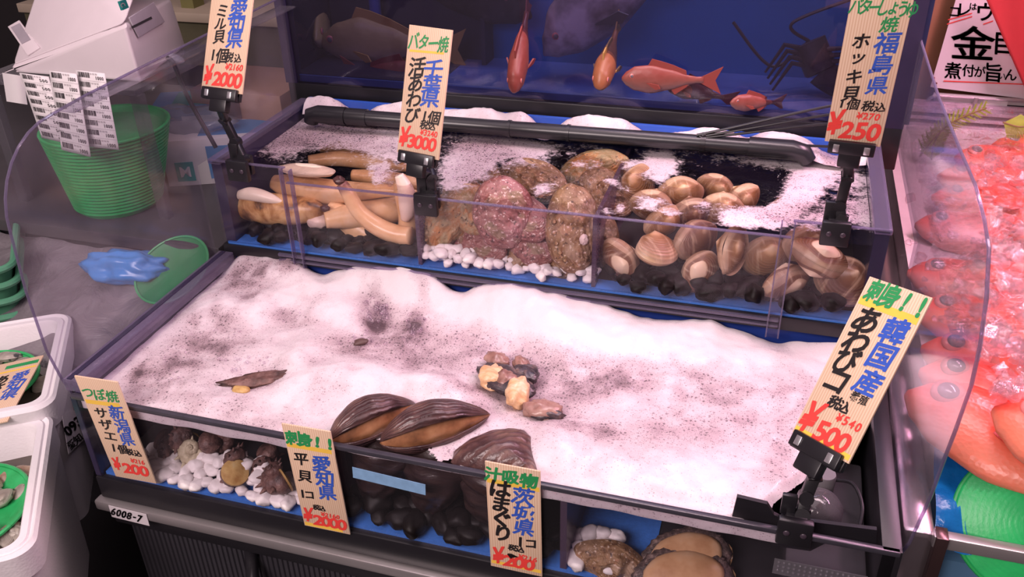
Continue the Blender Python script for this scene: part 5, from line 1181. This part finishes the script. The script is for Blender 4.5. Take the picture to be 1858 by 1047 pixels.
REDF = fish_mat('red_fish', (.78, .07, .045), (.80, .13, .09), (.74, .30, .26))
REDF2 = fish_mat('red_fish_bright', (.82, .05, .03), (.84, .10, .05), (.80, .24, .14))
REDFIN = plain('red_fin', (.72, .08, .06), .35, var=.2)
OLIVE = fish_mat('olive_fish', (.34, .24, .10), (.46, .34, .16), (.50, .40, .30), .4, 90, .12); OLIVEF = plain('olive_fin', (.42, .24, .07), .5)
GREYF = NT('grey_fish'); t = GREYF; n_ = t.noise(16, 4)
GREYM = t.done(t.bsdf(t.ramp(n_, [(.34, (.09, .07, .075)), (.48, (.34, .27, .28)), (.62, (.66, .56, .58))]), .4)); GREYFIN = plain('grey_fin', (.10, .085, .10), .5)
DKGREY = mottled('dark_grey_fish', [(.3, (.020, .018, .022)), (.6, (.055, .048, .05)), (.8, (.13, .11, .10))], 40, .5, 4)
ROSE = fish_mat('rose_fish', (.22, .040, .030), (.22, .065, .05), (.20, .11, .10), .4, 90, .2); ROSEF = plain('rose_fin', (.24, .045, .035), .5)
def fm(p, d, up=(0, 0, 1), s=1.0):
    'fish matrix: nose at p, body running along d'
    d = Vector(d).normalized(); up = Vector(up); z = (up - d * up.dot(d)).normalized(); y = z.cross(d)
    return Matrix(((d.x * s, y.x * s, z.x * s, p[0]), (d.y * s, y.y * s, z.y * s, p[1]), (d.z * s, y.z * s, z.z * s, p[2]), (0, 0, 0, 1)))
# in the aquarium
p = U(578, 76, 1, .43); fish('sea_bream', 'pale olive fish facing left in the aquarium', fm(p, (1, .05, -.01), (.03, -.12, 1)), .245, BREAM, .075, OLIVE, OLIVEF, .032)
p = U(572, 72, 1, .40); fish('sea_bream', 'mirror image of the olive fish at the left end of the aquarium, built as a second body', fm(p, (-.30, 1.0, .02)), .20, BREAM, .075, OLIVE, OLIVEF, .032)  # stands in for the first fish's reflection in the side wall
p = U(775, 138, 1, .385); fish('red_fish', 'red fish with a tall fin near the aquarium bottom at the left', fm(p + Vector((0, 0, .0)), (-1, .1, -.02)), .15, KIN, .085, ROSE, ROSEF, .03)
p = U(985, 98, 1, .40); fish('grey_fish', 'large mottled grey fish nosing down in the middle of the aquarium', fm(p, (.72, .12, .62), (-.6, -.25, .7)), .34, BREAM, .085, GREYM, GREYFIN, .020)
p = U(985, 20, 1, .455); fish('grey_fish', 'dark grey fish behind the tag with red 3000, its body leaving the frame', fm(p + Vector((-.02, 0, -.01)), (-.85, .1, .38), (.3, -.1, .9)), .42, BREAM, .08, DKGREY, GREYFIN, .02)
p = U(932, 172, 2, .200); fish('red_fish', 'slim red fish facing forward left of the grey fish', fm(p + Vector((0, 0, .004)), (-.04, .55, .50)), .15, KIN, .12, ROSE, ROSEF, .03)
p = U(1086, 170, 2, .203); fish('red_fish', 'orange fish facing forward under the grey fish', fm(p + Vector((0, 0, .008)), (.03, .8, .45)), .13, KIN, .15, fish_mat('orange_fish', (.28, .09, .035), (.26, .10, .045), (.20, .12, .06), .4, 90, .2), OLIVEF, .035)
p = U(1128, 142, 2, .225); fish('red_fish', 'rosy fish lying to the right of the orange fish', fm(p, (1, .15, 0)), .13, KIN, .08, ROSE, ROSEF, .03)
p = U(1205, 150, 2, .212); fish('red_fish', 'pinkish fish resting on the aquarium floor', fm(p, (1, .1, -.22)), .10, KIN, .08, ROSE, ROSEF, .03)
p = U(1325, 186, 2, .200); fish('red_fish', 'small orange fish near the lower right of the aquarium', fm(p, (.8, .5, -.1)), .08, KIN, .09, ROSE, ROSEF, .03)
lob = thing('spiny_lobster', 'dark spiny lobster with long feelers at the right of the aquarium', 'lobster', U(1480, 180, 1, .40))
a, b, c = U(1468, 75, 1, .42), U(1490, 130, 1, .41), U(1530, 170, 1, .40)
LOBM = plain('dark_lobster', (.035, .016, .020), .5, var=.4, bump=.5)
part('carapace', MB().tube(sp([a, (a + b) / 2, b]), [.010] + [.026] * 24 + [.024] * 2, 14), LOBM, lob)
part('tail', MB().tube(sp([b, (b + c) / 2, c], 14), sp([.024, .020, .012], 14), 14), LOBM, lob)
for e in ((1440, 40, 1600, -20), (1400, 120, 1330, 40)): part('feeler', MB().tube(sp([a, U(e[0], e[1], 1, .41), U(e[2], e[3], 1, .42)]), .0028, 6), LOBM, lob)
for k in range(4):
    for s in (-1, 1):
        q = a + (b - a) * (.3 + .2 * k); part('leg', MB().tube([q, q + Vector((s * .045, -.02, .012)), q + Vector((s * .07, -.02, -.035))], [.005, .004, .002], 6), LOBM, lob)
# ================================================================ right: the red fish case
cs = thing('fish_case', 'steel display case of red fish right of the tanks', 'display case', (1.3, .3, -.8))
part('body', MB().box(1.075, 1.75, -.27, 1.02, -.8, -.14), plain('case_body', (.10, .22, .36), .3), cs)
part('side_wall', MB().box(1.038, 1.075, -.285, 1.02, -.8, -.092, .008), plain('case_steel', (.50, .44, .46), .25, .85), cs, 'rounded steel end wall')
part('front_bar', MB().box(1.070, 1.75, -.292, -.278, -.105, -.088, .002), STEEL, cs, 'steel front bar')
part('corner_block', MB().box(1.072, 1.085, -.296, -.276, -.30, -.086, .001), plain('corner_dark', (.10, .06, .06), .25, .6), cs)  # reddish brown reflection on the steel put into this block's colour
part('bed', MB().box(1.075, 1.75, -.15, 1.0, -.14, -.045), plain('ice_bed', (.62, .50, .52), .5, bump=.5, bscale=60), cs)
part('back_panel', MB().box(1.075, 1.75, .98, 1.0, -.14, .00), plain('back_panel_pink', (.55, .40, .50), .3), cs)
for k in range(4): part('back_slat', MB().box(1.09, 1.75, .955, .98, -.062 + .016 * k, -.055 + .016 * k), plain('back_slat', (.62, .52, .60), .25, .5), cs)
for z in (.018, -.018): part('rod', MB().tube([(1.165, .985, z), (1.75, .975, z)], .0040, 8), STEEL, cs)
part('rod', MB().tube(sp([Vector((1.18, .985, .018)), Vector((1.160, .985, .008)), Vector((1.160, .985, -.008)), Vector((1.18, .985, -.018))]), .0040, 8), STEEL, cs)
part('rod', MB().tube([(1.252, .98, .018), (1.252, .98, -.018)], .0045, 8), STEEL, cs)
rl = thing('price_rail', 'clear label rail under the white sign', 'rail', (1.3, 1.0, -.012))
part('channel', MB().box(1.17, 1.75, .995, 1.006, -.014, .012), plain('label_channel', (.50, .48, .48), .3), rl)
part('card', MB().box(1.270, 1.318, .992, .995, -.012, .010), PAPER, rl, 'white card'); part('card', MB().box(1.318, 1.75, .9925, .995, -.012, .002), BLACK, rl, 'black card')
# fish laid out in rows, heads to the left
FG = 'red fish laid in rows in the right display case'
FI = [(1773, 270, .000, 5, REDF, 'red fish with a glassy eye at the back of the case'), (1840, 250, .0, 0, REDF, 'red fish at the very back under the clear wrap'), (1745, 305, .004, -3, REDF, 'red fish with its eye just behind the guard edge, second row from the back'), (1737, 342, .0, -6, REDF2, 'red fish seen through the upper part of the right guard'),
      (1709, 392, -.004, -4, REDF, 'red fish low behind the guard, fourth from the back'), (1701, 479, .0, -8, REDF, 'dull red fish behind the guard above the tilted price tag'), (1776, 479, .006, -10, REDF, 'red fish with its eye at the curve of the guard'),
      (1718, 545, .002, -10, REDF2, 'red fish behind the guard right of the upper corner of the tilted tag'), (1735, 619, .004, -14, REDF, 'red fish with a big dark ringed eye'), (1735, 663, .004, -18, REDF, 'pink red fish just below the one with the dark ringed eye'), (1721, 709, .004, -28, REDF2, 'orange red fish with a scaly belly at the front left of the pile')]
for i, (px, py, z, an, mt, lb) in enumerate(FI):
    e = U(px, py, 2, z); a = R_(an); d = Vector((math.cos(a), math.sin(a), -.06)); L_ = .30 if i < 10 else .34
    up = Vector((-math.sin(a) * .55, math.cos(a) * .55, .22)) if False else Vector((-math.sin(a), math.cos(a), .35))
    m_ = fm((0, 0, 0), d, up); off_ = m_ @ Vector((L_ * .125, -.075 * L_ * .62 * 1.3, L_ * .045))
    m_.translation = e - off_
    fish('red_fish', lb, m_, L_, KIN, .075, mt, REDFIN, .052 if i < 8 else .058, group=FG)
p = U(1802, 742, 2, .02); fish('red_fish', 'bright red fish at the right edge lying over the scaly belly', fm(p, (.85, -.5, -.06), (.5, .8, .35)), .30, KIN, .085, REDF2, REDFIN, .05, group=FG)
for i, (px, py, an, lb) in enumerate([(1830, 420, 10, 'red fish under crumpled wrap at the right of the case'), (1820, 520, 0, 'red fish under crushed ice at the right edge'), (1805, 590, -10, 'red fish body under ice beside the dark ringed eye'), (1800, 650, -20, 'orange red fish under the lump of clear ice')]):
    p = U(px, py, 2, .0); a = R_(an)
    fish('red_fish', lb, fm(p, (math.cos(a), math.sin(a), -.04), (-math.sin(a), math.cos(a), .35)), .28, KIN, .08, (REDF, REDF2)[i % 2], REDFIN, .045, group=FG)
# ice and wrap over the fish
t = NT('ice'); fr = t.n('ShaderNodeLayerWeight', Blend=.4).outputs['Facing']
nb = t.bump(t.noise(120, 4), .6, .003)
ICE = t.done(t.mixs(.07, t.mixs(t.val(fr, .1, .9, .05, .45), t.n('ShaderNodeBsdfTransparent', Color=(.96, .90, .92)).outputs[0], t.n('ShaderNodeBsdfGlossy', Roughness=.12, Color=(1, 1, 1), Normal=nb).outputs[0]), t.n('ShaderNodeBsdfDiffuse', Color=(.85, .70, .72)).outputs[0]))
rr = random.Random(4); mb = MB()
def chunk(p, r):
    bm = bmesh.new()
    for _ in range(11):
        v = Vector((rr.gauss(0, 1), rr.gauss(0, 1), rr.gauss(0, .7))).normalized() * r * rr.uniform(.7, 1.1); bm.verts.new(p + v)
    bmesh.ops.convex_hull(bm, input=bm.verts); bm.verts.index_update()
    used = [v for v in bm.verts if v.link_faces]; ix = {v: i for i, v in enumerate(used)}
    mb.add([v.co.copy() for v in used], [[ix[v] for v in f.verts] for f in bm.faces]); bm.free()
for _ in range(420):
    px, py = rr.uniform(1650, 1900), rr.uniform(280, 720)
    if px < 1760 + 40 * math.sin(py * .02) and rr.random() < .72: continue
    if py > 620 and px < 1780: continue
    chunk(U(px, py, 2, .034 + rr.uniform(-.010, .018)), rr.uniform(.006, .015) * (1.2 if px > 1760 else .8))
solo('crushed_ice', mb, ICE, 'crushed ice scattered over the red fish', 'ice', kind='stuff', smooth=False)
t = NT('clear_wrap'); nb = t.bump(t.noise(26, 6, dist=1.5), 1.0, .03); fr = t.schlick(.06, nb)
WRAP = t.done(t.mixs(t.math('ADD', t.math('MULTIPLY', fr, 1.0), .06), t.n('ShaderNodeBsdfTransparent', Color=(.97, .95, .96)).outputs[0], t.n('ShaderNodeBsdfGlossy', Roughness=.08, Color=(1, 1, 1), Normal=nb).outputs[0]))
def wrap(u, v):
    x = 1.085 + .42 * u; y = -.10 + .95 * v
    return (Vector((x, y, .040 + .014 * nz(x * 14, y * 14, 2) + .010 * abs(nz(x * 34, y * 34, 6)) + .006 * abs(nz(x * 80, y * 80, 9)) - .05 * max(0, .06 - v))),)
solo('plastic_wrap', MB().grid(70, 120, wrap), WRAP, 'clear crumpled plastic wrap lying over the red fish', 'plastic wrap', ang=0)
# blue plastic sheet at the front of the case
t = NT('blue_plastic'); n_ = t.noise(14, 4, t.coord((.5, 1.6, 1)))
BLUP = t.done(t.bsdf(t.ramp(n_, [(.3, (.005, .10, .36)), (.6, (.01, .22, .60)), (.8, (.05, .42, .85))]), .22, 0, t.bump(t.noise(34, 4), .6, .006)))
def bsh(u, v):
    x = 1.076 + .5 * u; y = -.275 + .165 * v
    return (Vector((x, y, -.118 + .085 * v ** .8 + .014 * math.sin(v * 9) * (1 - v) + .004 * nz(x * 20, y * 20) + .006 * nz(x * 50, y * 16, 3))),)
solo('plastic_sheet', MB().grid(60, 30, bsh), BLUP, 'glossy blue plastic sheet under the front of the red fish', 'sheet', ang=0)
c_ = U(1868, 952, 1, -.240)
gm = face_cam(c_, 0, -10, -12)
gk = thing('colander', 'bright green ridged colander at the right edge leaning on the front bar', 'colander', (0, 0, 0)); gk.matrix_world = gm; WM[gk] = gm
pr_ = []
for k in range(13):
    r = .010 + .0054 * k; z = .030 * (1 - (k / 12.5) ** 2)
    pr_ += [(r, z), (r + .0032, z + .0026)]
part('bowl', MB().lathe([(0, .031)] + pr_ + [(.080, .0), (.080, -.004), (.074, -.004)], 48), plain('bright_green', (.02, .50, .13), .35, var=.2, bump=.3, bscale=150), gk, world=False, ang=0)  # plain bright green base colour
part('rim', MB().tube([(.080 * math.cos(k / 48 * 6.2832), .080 * math.sin(k / 48 * 6.2832), -.002) for k in range(49)], .0030, 8, caps=False), plain('green_rim', (.02, .42, .10), .35), gk, world=False)
# sign with brush writing
p0 = U(1688, 158, 1, 1.0); p1 = U(1858, 179, 1, 1.0); ux = (p1 - p0).normalized(); uy = (U(1716, 0, 1, 1.0) - p0); uy = (uy - ux * uy.dot(ux)).normalized()
sg = thing('sign', 'white paper sign with black brush writing behind the red fish', 'sign', p0)
part('paper', MB().add([p0 + ux * a + uy * b + Vector((0, c, 0)) for c in (0, .002) for a, b in ((0, 0), (.30, 0), (.30, .26), (0, .26))], [(0, 1, 2, 3), (7, 6, 5, 4), (0, 4, 5, 1), (1, 5, 6, 2), (2, 6, 7, 3), (3, 7, 4, 0)]), plain('sign_paper', (.74, .66, .68), .6, var=.03), sg, smooth=False)
r_ = -5
it = [('k', 'コ', 1732, 22, 24, -4), ('k', 'レ', 1750, 18, 28, -4), ('k', 'は', 1766, 12, 15, -6), ('k', 'ウ', 1788, 22, 38, -4), ('k', 'マ', 1822, 24, 38, -4), ('k', '金', 1765, 78, 66, -3, 1.25), ('k', '目', 1822, 80, 46, -4),
      ('k', '煮', 1729, 128, 32, -5), ('k', '付', 1757, 128, 24, -5), ('k', 'が', 1778, 130, 22, -5), ('k', '旨', 1803, 132, 36, -5), ('k', 'い', 1818, 138, 14, -5), ('k', 'ん', 1834, 136, 24, -5), ('r', 'L', 1697, 146, 16, -4)]
for k, mb in letters_px(it, p0 + Vector((0, -.0005, 0)), (0, -1, 0)).items(): part('lettering', mb, INK[k], sg, INKN[k] if k == 'k' else 'red corner mark', smooth=False)
for (x0, y0, x1, y1) in ((1720, 36, 1764, 24), (1718, 44, 1764, 30), (1784, 44, 1802, 38), (1712, 147, 1858, 153)):
    a, b = U(x0, y0, 1, .9985), U(x1, y1, 1, .9985); w_ = Vector((0, 0, .0012))
    part('underline', MB().add([a - w_, b - w_, b + w_, a + w_], [(0, 1, 2, 3)]), INK['r'], sg, 'thin red brush line', smooth=False)
q = [U(*a, 1, .90) for a in ((1781, -20), (1868, 178), (1990, 190), (1990, -20))]
def ban(u, v):
    a = q[0] * (1 - v) + q[1] * v; b = q[3] * (1 - v) + q[2] * v; p = a * (1 - u) + b * u
    return (p + Vector((0, .008 * math.sin(u * 9 + v * 3), 0)),)
o = solo('banner', MB().grid(24, 16, ban), plain('red_cloth', (.48, .030, .035), .75, var=.1, bump=.2), 'red cloth banner hanging in front of the white sign', 'banner', ang=0)
mo = o.modifiers.new('thickness', 'SOLIDIFY'); mo.thickness = .0015
solo('wooden_board', MB().box(1.085, 1.35, 1.06, 1.09, -.1, .4), plain('brown_board', (.36, .17, .09), .6, var=.2, scale=6), 'brown wooden board behind the white sign', 'board')
# artificial leaf sprigs
LEAF = plain('sprig_green', (.36, .42, .06), .5, var=.3); STEMM = plain('sprig_stem', (.20, .13, .05), .6)
for pts, lb in (([(1668, 285), (1700, 245), (1735, 218), (1790, 196)], 'yellow green leaf sprig standing at the back left of the red fish'), ([(1820, 222), (1850, 230), (1885, 226)], 'yellow green leaf sprig at the right edge behind the red fish'), ([(1690, 290), (1694, 262), (1706, 240)], 'small green sprig seen through the right guard')):
    y_ = .72; P_ = sp([U(a, b, 1, y_) for a, b in pts], 20)
    o = thing('leaf_sprig', lb, 'sprig', P_[0]); part('stem', MB().tube(P_, .0018, 6), STEMM, o)
    mb = MB()
    for i in range(2, len(P_) - 1):
        d = (P_[i + 1] - P_[i]).normalized(); nrm = Vector((d.z, 0, -d.x))
        for s in (-1, 1):
            l_ = .026 * (1 - .5 * i / len(P_)); tip = P_[i] + d * l_ * .7 + nrm * s * l_; w_ = d * .003
            mb.add([P_[i] - w_, P_[i] + w_, tip + w_ * .3 + Vector((0, -.003, 0)), tip - w_ * .3], [(0, 1, 2, 3)])
            for f in (.45, .75):
                c = P_[i].lerp(tip, f)
                for s2 in (-1, 1): mb.add([c - w_ * .4, c + w_ * .4, c + d * .007 + nrm * s2 * .005], [(0, 1, 2)])
    o2 = part('leaves', mb, LEAF, o); o2['kind'] = 'stuff'
# stickers with writing
for k, mb in letters_px([('k', c, 206 + 9.5 * i, 928 + 2.6 * i, 17, -14) for i, c in enumerate('6008-7')], (0, YF - .0135, 0), (0, -1, 0)).items(): part('lettering', mb, INK[k], st, smooth=False)
sa, sb = Vector(m2.col[1][:3]), None
